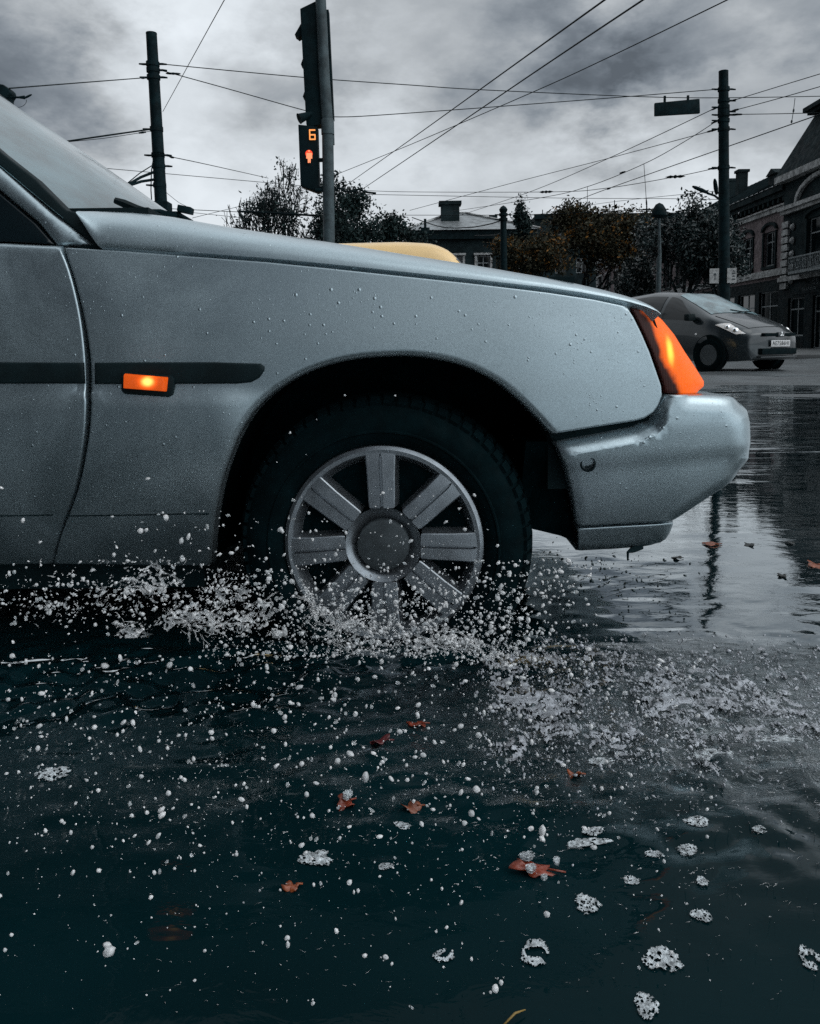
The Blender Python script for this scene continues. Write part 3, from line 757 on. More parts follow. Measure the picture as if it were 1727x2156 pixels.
def bow(p): return (p[0] - L_BOW[0] * p[1] * p[1] * min(1, max(0, (p[0] + .9) / .9)), p[1], p[2])
L_BOW = [0.0]
def loft_body(L, M, name, mt, parent, Xs, vs, lift=0.0, close=False, smooth=True):
    mb = MB(); rows = []
    for X in Xs:
        rows.append([(X,) + L.pos(X, v) for v in vs])
    if lift:
        new = []
        for i, r_ in enumerate(rows):
            nr = []
            for j, p in enumerate(r_):
                a = np.array(rows[min(i + 1, len(rows) - 1)][j]) - np.array(rows[max(i - 1, 0)][j])
                b = np.array(r_[min(j + 1, len(r_) - 1)]) - np.array(r_[max(j - 1, 0)])
                n_ = np.cross(a, b); n_ /= max(np.linalg.norm(n_), 1e-9)
                ref = np.array((0.15 if X > -1.2 else 0.0, p[1], p[2] - 0.6))
                if n_ @ ref < 0: n_ = -n_
                nr.append(tuple(np.array(p) + n_ * lift))
            new.append(nr)
        rows = new
    k = len(vs)
    for r_ in rows: mb.v.extend([tuple(M @ Vector(bow(p))) for p in r_])
    for i in range(len(rows) - 1):
        for j in range(k - 1): mb.f.append((i * k + j, i * k + j + 1, (i + 1) * k + j + 1, (i + 1) * k + j))
    if close:
        mb.f.append(tuple(reversed(range((len(rows) - 1) * k, len(rows) * k))))
        zc_ = sum(p[2] for p in rows[0]) / k; last = list(range(k))
        for f_, ox in ((.94, .012), (.80, .022), (.5, .028), (.2, .03)):
            b_ = len(mb.v); mb.v.extend([tuple(M @ Vector(bow((p[0] + ox, p[1] * f_, zc_ + (p[2] - zc_) * f_)))) for p in rows[0]])
            for i in range(k): mb.f.append((last[i], last[(i + 1) % k], b_ + (i + 1) % k, b_ + i))
            last = list(range(b_, b_ + k))
        mb.f.append(tuple(last))
        for i in range(len(rows) - 1): mb.f.append((i * k, (i + 1) * k, (i + 1) * k + k - 1, i * k + k - 1))
    return mb.build(name, mt, parent, smooth=smooth, ang=R(42))
def loft_patch(L, M, name, mt, parent, corners, n=10, m_=10, lift=0.006):
    """corners: four (X, v), bilinear, following the body skin a few millimetres proud"""
    A, B, C_, D = [np.array(c, float) for c in corners]
    grid = []
    for i in range(n + 1):
        t = i / n; row = []
        for j in range(m_ + 1):
            s_ = j / m_; uv = (A * (1 - s_) + B * s_) * (1 - t) + (D * (1 - s_) + C_ * s_) * t
            w_, z_ = L.pos(uv[0], uv[1]); row.append(np.array((uv[0], w_, z_)))
        grid.append(row)
    mb = MB(); k = m_ + 1; P = []
    for i in range(n + 1):
        for j in range(k):
            a = grid[min(i + 1, n)][j] - grid[max(i - 1, 0)][j]; b = grid[i][min(j + 1, m_)] - grid[i][max(j - 1, 0)]
            n_ = np.cross(a, b); n_ /= max(np.linalg.norm(n_), 1e-9); p = grid[i][j]
            if n_ @ np.array((0.5 if p[0] > -1.0 else 0.0, p[1] * 1.5, p[2] - 0.75)) < 0: n_ = -n_
            P.append((p + n_ * lift, p - n_ * 0.004))
    mb.v = [tuple(M @ Vector(bow(p[0]))) for p in P] + [tuple(M @ Vector(bow(p[1]))) for p in P]; N = len(P)
    for i in range(n):
        for j in range(m_): mb.f.append((i * k + j, i * k + j + 1, (i + 1) * k + j + 1, (i + 1) * k + j))
    bd = [j for j in range(k)] + [i * k + m_ for i in range(1, n + 1)] + [n * k + j for j in reversed(range(m_))] + [i * k for i in reversed(range(1, n))]
    for i in range(len(bd)):
        a, b = bd[i], bd[(i + 1) % len(bd)]; mb.f.append((a, b, N + b, N + a))
    return mb.build(name, mt, parent, smooth=True, ang=R(50))
def small_wheel(M, X, Yc, r_, parent, side, covermat):
    c = M @ Vector((X, Yc, r_)); ax = (M.to_3x3() @ Vector((0, side, 0))); ref = M.to_3x3() @ Vector((1, 0, 0))
    wr = MB().lathe([(r_ * .63, .0), (r_ * .70, .012), (r_ * .92, .006), (r_, -.03), (r_, -.16), (r_ * .9, -.19), (0.0, -.19)], c, ax, ref, 40).build('wheel', MT['tyre'], parent, smooth=True, ang=R(35))
    MB().lathe([(r_ * .64, .0), (r_ * .60, .010), (r_ * .25, .004), (0, .006)], c, ax, ref, 36).build('wheel_cover', covermat, wr, smooth=True, ang=R(35))
    return wr

MT['greypaint'] = mat('dark_grey_paint', (0.022, 0.031, 0.036), 0.24, metal=0.35, var=0.1, vscale=3, coat=0.6, coatr=0.04, bump=0.0002, bscale=60)
MT['yellowpaint'] = mat('yellow_paint', (0.80, 0.55, 0.25), 0.35, var=0.05, vscale=3, coat=0.3, bump=0.0003, bscale=60)
MT['plate'] = mat('plate_white', (0.55, 0.56, 0.56), 0.4, var=0.05)
MT['chrome'] = mat('chrome', (0.75, 0.77, 0.78), 0.15, metal=1.0, var=0.05)
MT['reflector'] = mat('headlight_lens', (0.95, 0.88, 0.82), 0.15, var=0.25, vscale=12, coat=0.6, coatr=0.03, bump=0.004, bscale=30)
MT['paleglass'] = mat('pale_windscreen', (0.13, 0.20, 0.22), 0.16, var=0.5, vscale=4, spec=0.5, bump=0.001, bscale=9, coat=0.2, coatr=0.05)  # paler base than the other glass, mottled by noise
MT['arch'] = mat('arch_black', (0.003, 0.009, 0.011), 0.85, spec=0.08, var=0.2)

# --- grey minivan with its number plate
L_BOW[0] = 0.28
#        X     zs   ws    zm   wm    zb   wb    zt   wt    zc
COLT = [(0.00, .22, .58, .42, .64, .60, .62, .66, .46, .675),
        (-.06, .20, .66, .42, .72, .63, .68, .71, .50, .735),
        (-.20, .19, .74, .45, .79, .69, .745, .79, .55, .825),
        (-.50, .19, .78, .50, .835, .79, .79, .90, .60, .935),
        (-.88, .19, .79, .52, .845, .885, .815, 1.01, .655, 1.045),
        (-1.30, .19, .79, .52, .845, .92, .82, 1.21, .615, 1.255),
        (-1.80, .19, .79, .52, .845, .945, .82, 1.425, .555, 1.47),
        (-2.40, .19, .79, .52, .845, .96, .815, 1.475, .555, 1.52),
        (-3.20, .19, .79, .52, .845, .98, .80, 1.42, .55, 1.465),
        (-3.62, .20, .77, .54, .81, .98, .77, 1.25, .57, 1.29),
        (-3.85, .24, .72, .56, .76, .90, .72, .95, .60, .97)]
LC = Loft(COLT)
fp = at(1640, 702, 14.6); yaw = R(-60.0)      # nose direction
MC = Matrix.Translation(Vector((fp.x, fp.y, 0.02))) @ Matrix.Rotation(yaw, 4, 'Z')
colt = thing('minivan', (fp.x, fp.y, 0.02), 'dark grey minivan with a white number plate driving past beyond the puddle', 'car')
Xs = np.concatenate([np.linspace(0, -.3, 10), np.linspace(-.36, -3.85, 52)])
vsf = [-4 + i * (8 / 48) for i in range(49)]
loft_body(LC, MC, 'body', MT['greypaint'], colt, Xs, vsf, close=True)
loft_patch(LC, MC, 'bonnet', MT['greypaint'], colt, [(-.16, -.98), (-.16, .98), (-.84, .98), (-.84, -.98)], 14, 14, 0.008)
wsx = loft_patch(LC, MC, 'windscreen', MT['paleglass'], colt, [(-.93, -1.0), (-.93, 1.0), (-1.76, .93), (-1.76, -.93)], 14, 14, 0.010)
for sg in (-1, 1):
    loft_patch(LC, MC, 'side_window', MT['darkglass'], colt, [(-1.02, sg * 1.95), (-1.98, sg * 1.93), (-1.90, sg * 1.10), (-1.62, sg * 1.12)], 8, 12, 0.008)
    loft_patch(LC, MC, 'side_window', MT['darkglass'], colt, [(-2.06, sg * 1.93), (-3.25, sg * 1.90), (-3.05, sg * 1.14), (-2.00, sg * 1.10)], 8, 12, 0.008)
    hl = loft_patch(LC, MC, 'headlight', MT['reflector'], colt, [(-.07, sg * 1.72), (-.18, sg * 2.10), (-.66, sg * 1.98), (-.42, sg * 1.30)], 10, 10, 0.012)
    bp_ = LC.pos(-.24, sg * 1.7); c_ = MC @ Vector((-.235, bp_[0], bp_[1]))
    for dd, rr in ((0, .055), (-.16, .045)):
        w_, z_ = LC.pos(-.24 + dd, sg * 1.72)
        MB().lathe([(rr, .0), (rr * .8, .018), (0, .028)], MC @ Vector(bow((-.24 + dd + .006, w_ * 1.008, z_ + .006))), MC.to_3x3() @ Vector((.55, sg * .55, .6)), (0, 0, 1), 20).build('bulb', MT['chrome'], hl, smooth=True)
    mi = MB().box((0, 0, 0), (.12, .19, .13)); mi.v = [tuple(MC @ (Vector(p) + Vector((-1.18, sg * .93, .99)))) for p in mi.v]
    mi.build('mirror', MT['blackplastic'], colt, bevel=0.03)
    for X in (-.80, -3.22):
        w_, z_ = LC.pos(X, sg * 3)
        c_ = MC @ Vector((X, sg * (abs(w_) - .012), .31))
        MB().lathe([(0.0, .0), (.345, .0), (.36, .012), (.352, .018), (.335, .014), (.0, .013)], c_, MC.to_3x3() @ Vector((0, sg, 0)), MC.to_3x3() @ Vector((1, 0, 0)), 48).build('wheel_arch', MT['arch'], colt, smooth=True, ang=R(40))
        small_wheel(MC, X, sg * (abs(w_) + .012), .30, colt, sg, MT['coverdark'])
    iv = MB().lathe([(.022, 0), (.018, .012), (0, .016)], MC @ Vector((-1.10, sg * (LC.pos(-1.10, sg * 2.6)[0] * sg + .0), LC.pos(-1.10, sg * 2.6)[1])), MC.to_3x3() @ Vector((0, sg, 0)), (0, 0, 1), 12)
    iv.build('side_indicator', MT['reflector'], colt, smooth=True)
def cbox(c, s_, name, mt, par, bev=0.0, rot=None):
    mb = MB().box((0, 0, 0), s_, rot); mb.v = [tuple(MC @ (Vector(p) + Vector(c))) for p in mb.v]
    return mb.build(name, mt, par, bevel=bev)
tilt = Matrix.Rotation(R(-10), 3, 'Y')
gr = cbox((-0.02, 0, .655), (.12, .84, .055), 'grille', MT['arch'], colt, .012)
cbox((0.035, 0, .655), (.05, .17, .085), 'badge_mount', MT['greypaint'], gr, .012)
dm = MB()                                             # the three-diamond badge
for k in range(3):
    a_ = R(90 + 120 * k); d1 = Vector((0, math.cos(a_), math.sin(a_))); d2 = Vector((0, -math.sin(a_), math.cos(a_)))
    cc = Vector((0.062, 0, .657)); L_ = .052
    P = [cc + d1 * .004, cc + d1 * L_ * .5 + d2 * .017, cc + d1 * L_, cc + d1 * L_ * .5 - d2 * .017]
    dm.prism([MC @ p for p in P], MC.to_3x3() @ Vector((.006, 0, 0)))
dm.build('badge', MT['chrome'], gr)
cbox((-0.04, 0, .36), (.15, .95, .11), 'lower_grille', MT['arch'], colt, .02)
cbox((-0.06, 0, .262), (.17, 1.0, .02), 'bumper_lip', MT['greypaint'], colt, .008)
pl = cbox((0.042, 0.0, .50), (.012, .52, .115), 'number_plate', MT['plate'], colt, .003)
def text(body, size, M, mt, parent, name='lettering', ext=0.001, spacing=1.0, xs=1.0):
    cu = bpy.data.curves.new(name, 'FONT'); cu.body = body; cu.size = size; cu.extrude = ext; cu.align_x = 'CENTER'; cu.align_y = 'CENTER'; cu.space_character = spacing
    cu.materials.append(mt); o = bpy.data.objects.new(name, cu); COL.objects.link(o)
    me = bpy.data.meshes.new_from_object(o); bpy.data.objects.remove(o); o = bpy.data.objects.new(name, me); COL.objects.link(o)
    M = M.copy(); M.translation = M.translation - (origin_of(parent) if parent else Vector())
    o.matrix_local = M @ Matrix.Diagonal((xs, 1, 1, 1)); 
    if parent: o.parent = parent; o.matrix_local = M @ Matrix.Diagonal((xs, 1, 1, 1))
    return o
face = Matrix(((0, 0, 1), (1, 0, 0), (0, 1, 0))).to_4x4()
text('AE7586HI', .102, MC @ Matrix.Translation((0.0495, 0.0, .50)) @ face, MT['trimgap'], pl, xs=0.98, spacing=1.12)
wb = MB()
for (a, b) in (((-.90, -.10, 1.055), (-.99, .52, 1.10)), ((-.88, .45, 1.035), (-1.02, -.02, 1.13))):
    wb.tube([MC @ Vector(a), MC @ ((Vector(a) + Vector(b)) / 2 + Vector((0, 0, .012))), MC @ Vector(b)], .012, 6)
wb.build('wiper', MT['rubber'], wsx)

L_BOW[0] = 0.0
# --- yellow van (only its roof shows over the bonnet)
VAN = [(0.00, .30, .70, .55, .78, .80, .74, .86, .60, .88), (-.25, .25, .80, .60, .88, .98, .84, 1.05, .68, 1.08), (-.85, .25, .84, .60, .92, 1.10, .90, 1.17, .74, 1.20),
       (-1.10, .25, .84, .6, .92, 1.12, .90, 1.45, .76, 1.49), (-1.42, .25, .84, .6, .92, 1.14, .90, 1.80, .74, 1.86), (-1.66, .25, .84, .6, .92, 1.14, .90, 1.90, .72, 1.955), (-2.1, .25, .84, .6, .92, 1.14, .90, 1.925, .72, 1.98), (-4.3, .25, .84, .6, .92, 1.14, .90, 1.90, .72, 1.95), (-4.55, .3, .80, .6, .88, 1.1, .86, 1.60, .74, 1.64)]
LV = Loft(VAN); MVn = Matrix.Translation(Vector((2.0, 11.75, -0.045))) @ Matrix.Rotation(0, 4, 'Z')
van = thing('yellow_van', (2.0, 11.75, 0.0), 'yellow van whose roof shows above the bonnet of the silver car', 'van')
loft_body(LV, MVn, 'body', MT['yellowpaint'], van, np.linspace(0, -4.55, 60), vsf, close=True)
loft_patch(LV, MVn, 'windscreen', MT['darkglass'], van, [(-.92, -1.0), (-.92, 1.0), (-1.36, .95), (-1.36, -.95)], 10, 10)
for sg in (-1, 1):
    loft_patch(LV, MVn, 'side_window', MT['darkglass'], van, [(-1.05, sg * 1.95), (-2.1, sg * 1.95), (-2.1, sg * 1.38), (-1.42, sg * 1.38)], 8, 8)
    loft_patch(LV, MVn, 'side_window', MT['darkglass'], van, [(-2.2, sg * 1.95), (-4.2, sg * 1.95), (-4.2, sg * 1.38), (-2.2, sg * 1.38)], 8, 8)
    for X in (-.8, -3.6): small_wheel(MVn, X, sg * .93, .31, van, sg, MT['coverdark'])

# ================================================================== PAVEMENT
pv = MB(); pv.box((30, 70, 0.07), (44, 94, 0.16)); pv.box((-30, 70, 0.07), (76, 74, 0.16))
tag(pv.build('pavement', MT['paving'], bevel=0.02), 'wet pavement with a raised kerb in front of the old houses', 'pavement', kind='structure')

# ================================================================== BUILDINGS
MT['brick'] = mat('dull_red_plaster', (0.21, 0.175, 0.18), 0.9, spec=0.1, var=0.35, vscale=3.0, bump=0.01, bscale=14)
MT['stucco'] = mat('dark_stucco', (0.017, 0.028, 0.031), 0.92, spec=0.1, var=0.4, vscale=1.2, bump=0.01, bscale=10)
MT['pale'] = mat('pale_mouldings', (0.38, 0.39, 0.39), 0.85, spec=0.2, var=0.45, vscale=4, bump=0.01, bscale=18)
MT['roofmetal'] = mat('tin_roof', (0.22, 0.24, 0.25), 0.45, metal=0.5, var=0.35, vscale=2.2, bump=0.004, bscale=9)
MT['roofdark'] = mat('dark_roof', (0.008, 0.017, 0.02), 0.8, spec=0.1, var=0.4, vscale=2)
MT['shop'] = mat('shopfront_dark', (0.004, 0.012, 0.015), 0.7, spec=0.1, var=0.4, vscale=2)
MT['winframe'] = mat('window_frame', (0.26, 0.29, 0.30), 0.7, spec=0.2, var=0.3, vscale=8)
MT['signtext'] = mat('sign_letters', (0.06, 0.085, 0.095), 0.6, var=0.2)

class Frame:
    def __init__(s, O, t): s.O = Vector(O); s.t = Vector((t[0], t[1], 0)).normalized(); s.n = Vector((-s.t.y, s.t.x, 0)); s.M = Matrix((s.t, s.n, Vector((0, 0, 1)))).transposed()
    def p(s, u, v, z): return s.O + s.t * u + s.n * v + Vector((0, 0, z))
    def box(s, mb, u0, u1, v0, v1, z0, z1): return mb.box(s.p((u0 + u1) / 2, (v0 + v1) / 2, (z0 + z1) / 2), (abs(u1 - u0), abs(v1 - v0), abs(z1 - z0)), s.M)
def wall_with_holes(F, mb, u0, u1, z0, z1, holes, th=0.35):
    """facade slab with true openings; holes: (u0,u1,z0,z1)"""
    us = sorted({u0, u1} | {h[0] for h in holes} | {h[1] for h in holes}); zs = sorted({z0, z1} | {h[2] for h in holes} | {h[3] for h in holes})
    for a, b in zip(us[:-1], us[1:]):
        run = None
        for c, d in zip(zs[:-1], zs[1:]):
            mu, mz = (a + b) / 2, (c + d) / 2
            if any(h[0] < mu < h[1] and h[2] < mz < h[3] for h in holes):
                if run: F.box(mb, a, b, -th, 0, run[0], run[1]); run = None
            else: run = (run[0], d) if run else (c, d)
        if run: F.box(mb, a, b, -th, 0, run[0], run[1])
def window(F, par, u0, u1, z0, z1, arch=True, v=-0.12, trim=True):
    fr = MB(); t_ = 0.07
    F.box(fr, u0, u0 + t_, v - .06, v, z0, z1); F.box(fr, u1 - t_, u1, v - .06, v, z0, z1)
    F.box(fr, u0 + t_, u1 - t_, v - .06, v, z0, z0 + t_); F.box(fr, u0 + t_, u1 - t_, v - .06, v, z1 - t_, z1)
    um = (u0 + u1) / 2; F.box(fr, um - .03, um + .03, v - .06, v - .003, z0 + t_, z1 - t_); zt = z0 + (z1 - z0) * .70
    F.box(fr, u0 + t_, um - .03, v - .06, v - .003, zt - .03, zt + .03); F.box(fr, um + .03, u1 - t_, v - .06, v - .003, zt - .03, zt + .03)
    w_ = fr.build('window', MT['winframe'], par)
    pn = MB(); F.box(pn, u0 + .01, u1 - .01, v - .05, v - .035, z0 + .01, z1 - .01); pn.build('pane', MT['darkglass'], w_)
    if trim:
        tr = MB(); F.box(tr, u0 - .18, u1 + .18, 0.0, .10, z0 - .16, z0 - .02)
        F.box(tr, u0 - .16, u0 - .005, 0.0, .07, z0 - .02, z1); F.box(tr, u1 + .005, u1 + .16, 0.0, .07, z0 - .02, z1)
        if arch:
            n_ = 9; ra = (u1 - u0) / 2 + .25; pr = []
            for i in range(n_ + 1):
                a_ = math.pi * i / n_; pr.append((um - ra * math.cos(a_), z1 + .05 + .42 * math.sin(a_)))
            inn = [(um - (ra - .17) * math.cos(math.pi * i / n_), z1 + .05 + .27 * math.sin(math.pi * i / n_)) for i in reversed(range(n_ + 1))]
            for i in range(n_):
                q_ = [pr[i], pr[i + 1], inn[n_ - i - 1], inn[n_ - i]]
                tr.prism([F.p(a, 0.0, b) for a, b in q_], F.n * .13)
        else: F.box(tr, u0 - .22, u1 + .22, 0.0, .14, z1 + .02, z1 + .16)
        tr.build('surround', MT['pale'] if not arch else MT['stucco'], w_)
    return w_
# F frames: t points away down the street, so n points to the street (-x)
FA = Frame((18.4, 40.2, 0.0), (0, 1))
bA = thing('terrace_building', (18.4, 50, 0), 'old two storey terrace with arched windows and a ribbed tin roof', 'building')
wl = MB(); wins = [(1.55 + 2.75 * k, 2.85 + 2.75 * k, 4.28, 6.0) for k in range(7)]
shops = [(1.1 + 2.75 * k, 3.3 + 2.75 * k, 0.5, 3.0) for k in range(7)]
wall_with_holes(FA, wl, 0, 20.6, 3.55, 8.0, wins); FA.box(wl, 0, 20.6, -9, -8.6, .1, 8.0); FA.box(wl, 20.25, 20.6, -8.6, -.35, .1, 8.0)
wl.build('wall', MT['brick'], bA)
gl = MB(); wall_with_holes(FA, gl, 0, 20.6, .1, 3.55, shops); gl.build('ground_floor', MT['shop'], bA)
for a in wins: window(FA, bA, *a)
for a in shops: window(FA, bA, *a, trim=False, arch=False)
co_ = MB(); FA.box(co_, 0, 20.6, 0, .16, 3.72, 3.98); FA.box(co_, 0, 20.6, 0, .10, 3.98, 4.06)
FA.box(co_, 0, 20.6, 0, .14, 6.84, 7.06); FA.box(co_, 0, 20.6, 0, .22, 7.06, 7.13)
co_.build('string_course', MT['pale'], bA)
cn = MB(); FA.box(cn, 0, 20.6, 0, .30, 7.45, 7.7); FA.box(cn, 0, 20.6, 0, .45, 7.7, 8.0)
for k in range(36): FA.box(cn, .2 + k * .57, .4 + k * .57, 0, .26, 7.22, 7.45)
cn.build('cornice', MT['stucco'], bA)
rf = MB(); rf.prism([FA.p(0, .5, 8.0), FA.p(0, -4.4, 10.7), FA.p(0, -9.3, 8.0)], FA.t * 20.6)
ro = rf.build('roof', MT['roofmetal'], bA)
sm = MB()
for k in range(34):
    u = .3 + k * .6; a, b = FA.p(u, .5, 8.03), FA.p(u, -4.4, 10.73); sm.tube([a, b], .035, 5)
sm.build('seam_ribs', MT['roofdark'], ro)
ch = MB()
for u, v in ((2.2, -3.2), (9.5, -2.4), (16.2, -3.0)): FA.box(ch, u, u + .7, v - .6, v, 8.6, 11.5 if u < 3 else 10.9)
for i, (u, v, top) in enumerate(((4.6, -3.9, 11.25), (12.0, -2.2, 10.9), (17.0, -3.4, 11.3))):
    ch = MB(); FA.box(ch, u, u + .55, v - .55, v, 8.7, top); FA.box(ch, u - .08, u + .63, v - .63, v + .08, top, top + .16); ch.build('chimney', MT['stucco'], ro)
at_ = MB(); FA.box(at_, 1.9, 2.9, -.1, -1.6, 8.25, 8.85); at_.prism([FA.p(1.8, .0, 8.85), FA.p(2.4, .0, 9.15), FA.p(3.0, .0, 8.85)], FA.n * -1.8); at_.build('dormer', MT['roofdark'], ro)
# corner pavilion with its steep roof
FP = Frame((18.05, 33.4, 0.0), (0, 1)); Lp = 6.8
bP = thing('corner_pavilion', (18.05, 36.8, 0), 'dark corner pavilion with a steep roof and a draper\'s shop sign', 'building')
wl = MB(); pw = [(1.9, 4.3, 3.75, 5.95)]
wall_with_holes(FP, wl, 0, Lp, 3.55, 8.0, pw); FP.box(wl, 0, .35, -7, -.35, .1, 8.0); FP.box(wl, Lp - .35, Lp, -7, -.35, .1, 8.0); FP.box(wl, .35, Lp - .35, -7, -6.6, .1, 8)
wl.build('wall', MT['stucco'], bP)
gl = MB(); wall_with_holes(FP, gl, 0, Lp, .1, 3.55, [(0.9, 2.0, .2, 2.7), (2.5, 3.6, .1, 2.5), (4.4, 6.0, .7, 2.5)]); gl.build('ground_floor', MT['shop'], bP)
window(FP, bP, 1.9, 4.3, 3.75, 5.95); window(FP, bP, .9, 2.0, .2, 2.7, trim=False); window(FP, bP, 4.4, 6.0, .7, 2.5, trim=False)
dw = window(FP, bP, 2.5, 3.6, .12, 2.5, trim=False); dw.name = 'shop_door'
for u0 in (Lp - .75, .1):
    qn = MB()
    for k in range(9): FP.box(qn, u0, u0 + .65, 0, .12, 2.95 + k * .36, 3.23 + k * .36)
    qn.build('quoins', MT['pale'], bP)
cn = MB(); FP.box(cn, 0, Lp, 0, .18, 6.45, 6.62); FP.box(cn, 0, Lp, .0, .3, 6.62, 6.8); FP.box(cn, -.2, Lp + .2, 0.0, .42, 7.95, 8.25); FP.box(cn, 0, Lp, 0, .2, 3.3, 3.5)
for i in range(14):
    a0, a1 = math.pi * i / 14, math.pi * (i + 1) / 14
    q_ = [(3.1 - r_ * math.cos(a), 6.85 + h_ * math.sin(a)) for r_, h_, a in ((2.35, 1.0, a0), (2.35, 1.0, a1), (2.12, .82, a1), (2.12, .82, a0))]
    cn.prism([FP.p(a, 0.0, b) for a, b in q_], FP.n * .16)
cn.build('cornice', MT['pale'], bP)
orn = MB()
for k in range(5):
    c_ = FP.p(Lp - 1.15, .06, 3.3 + k * .62); orn.lathe([(0, .12), (.10, .10), (.17, .0)], c_, FP.n, (0, 0, 1), 10)
orn.build('wall_ornament', MT['pale'], bP, smooth=True)
bl_ = MB(); FP.box(bl_, 1.6, 4.6, 0.0, .7, 3.5, 3.62); FP.box(bl_, 1.6, 4.6, .66, .70, 4.2, 4.26)
for k in range(21): FP.box(bl_, 1.62 + k * .148, 1.65 + k * .148, .67, .69, 3.62, 4.2)
for k in range(5):
    bl_.lathe([(.2, .0), (.17, .0), (.17, .02), (.2, .02)], FP.p(1.9 + k * .6, .68, 3.9), FP.n, (0, 0, 1), 14)
bl_.build('balcony', MT['winframe'], bP)
r0 = [FP.p(-.2, .4, 8.25), FP.p(Lp + .2, .4, 8.25), FP.p(Lp + .2, -7, 8.25), FP.p(-.2, -7, 8.25)]; r1 = [FP.p(1.0, -.85, 10.85), FP.p(Lp - 1.0, -.85, 10.85), FP.p(Lp - 1.0, -5.8, 10.85), FP.p(1.0, -5.8, 10.85)]
rf = MB().add(r0 + r1, [(0, 1, 5, 4), (1, 2, 6, 5), (2, 3, 7, 6), (3, 0, 4, 7), (4, 5, 6, 7), (3, 2, 1, 0)]); ro = rf.build('roof', MT['roofdark'], bP)
cp = MB(); FP.box(cp, .75, Lp - .75, -6.0, -.6, 10.9, 11.05); FP.box(cp, .6, Lp - .6, -6.1, -.45, 11.05, 11.25); cp.build('roof_cap', MT['roofdark'], ro)
tm_ = Matrix.Translation(FP.p(3.95, .03, 3.06)) @ Matrix(((0, 0, -1), (-1, 0, 0), (0, 1, 0))).to_4x4()
sb = MB(); FP.box(sb, 1.2, 5.6, .005, .025, 2.62, 3.28); sgn = sb.build('shop_sign', MT['shop'], bP)
text('СВ', .36, Matrix.Translation(FP.p(3.35, .03, 3.10)) @ Matrix(((0, 0, -1), (-1, 0, 0), (0, 1, 0))).to_4x4(), MT['signtext'], sgn, ext=.004, spacing=1.15)
text('ТКАНИНИ', .23, Matrix.Translation(FP.p(3.95, .03, 2.80)) @ Matrix(((0, 0, -1), (-1, 0, 0), (0, 1, 0))).to_4x4(), MT['signtext'], sgn, ext=.004, spacing=1.25)
text('ТА', .23, Matrix.Translation(FP.p(2.75, .03, 2.80)) @ Matrix(((0, 0, -1), (-1, 0, 0), (0, 1, 0))).to_4x4(), MT['signtext'], sgn, ext=.004, spacing=1.25)

# house with the small pediment, further down the street
FB = Frame((18.2, 61.2, 0), (0, 1)); bB = thing('pediment_house', (18.2, 70, 0), 'pale house with a small pediment half hidden by dark trees', 'building')
wins = [(1.6 + 3.0 * k, 2.9 + 3.0 * k, 4.4, 6.6) for k in range(6)]; sh_ = [(1.5 + 3 * k, 3.0 + 3 * k, .8, 2.9) for k in range(6)]
wl = MB(); wall_with_holes(FB, wl, 0, 19, .1, 8.0, wins + sh_); FB.box(wl, 0, 19, -9, -8.6, .1, 8); FB.box(wl, 18.65, 19, -8.6, -.35, .1, 8); FB.box(wl, 0, .35, -8.6, -.35, .1, 8); wl.build('wall', MT['brick'], bB)
for a in wins: window(FB, bB, *a, arch=False)
for a in sh_: window(FB, bB, *a, arch=False, trim=False)
cn = MB(); FB.box(cn, 0, 19, 0, .5, 7.75, 8.15); FB.box(cn, 0, 19, 0, .2, 3.6, 3.85); FB.box(cn, 0, 19, 0, .25, 7.2, 7.4)
for (a, b) in (((8.0, 9.0), (10.5, 10.3)), ((10.5, 10.3), (13.0, 9.0))):
    cn.prism([FB.p(a[0], 0, a[1]), FB.p(b[0], 0, b[1]), FB.p(b[0], 0, b[1] + .28), FB.p(a[0], 0, a[1] + .28)], FB.n * .5)
FB.box(cn, 7.8, 13.2, 0, .5, 8.75, 9.0); 
for k in range(8): FB.box(cn, 18.1, 18.8, 0.0, .12, 3.9 + k * .42, 4.2 + k * .42)
cn.build('cornice', MT['pale'], bB)
pd = MB(); FB.box(pd, 8.0, 13.0, -.3, .0, 8.15, 8.75); pd.prism([FB.p(8.0, -.02, 9.0), FB.p(10.5, -.02, 10.3), FB.p(13, -.02, 9.0)], FB.n * -.3); pd.build('pediment', MT['stucco'], bB)
rf = MB(); rf.prism([FB.p(0, .5, 8.16), FB.p(0, -4.4, 10.4), FB.p(0, -9.3, 8.16)], FB.t * 19); rf.build('roof', MT['roofdark'], bB)
# long flat-roofed block behind
FCc = Frame((31, 96, 0), (-1, 0)); FCc.n = Vector((0, -1, 0)); FCc.M = Matrix((FCc.t, FCc.n, Vector((0, 0, 1)))).transposed()
bC = thing('flat_roof_block', (23, 97, 0), 'long dark flat roofed block behind the autumn tree', 'building')
wins = [(.8 + 2.4 * k, 2.0 + 2.4 * k, z0, z0 + 1.7) for k in range(6) for z0 in (2.0, 5.2, 8.4, 11.2)]
wl = MB(); wall_with_holes(FCc, wl, 0, 16.4, 0, 14.9, wins); FCc.box(wl, 0, 16.4, -8, -7.6, 0, 14.9); FCc.box(wl, 16.05, 16.4, -7.6, -.35, 0, 14.9); FCc.box(wl, .35, 16.05, -7.6, -.35, 14.5, 14.8); wl.build('wall', MT['stucco'], bC)
for a in wins: window(FCc, bC, *a, arch=False, trim=False)
cn = MB(); FCc.box(cn, -.1, 16.5, 0.0, .35, 14.5, 15.05); cn.build('cornice', MT['roofdark'], bC)
an = MB()
for u, h_ in ((3, 1.2), (3.5, .8), (6.8, 1.9), (7.4, 1.5), (12.0, 1.0), (15.2, .9)): an.tube([FCc.p(u, -2, 14.8), FCc.p(u, -2, 15.0 + h_)], .05, 5)
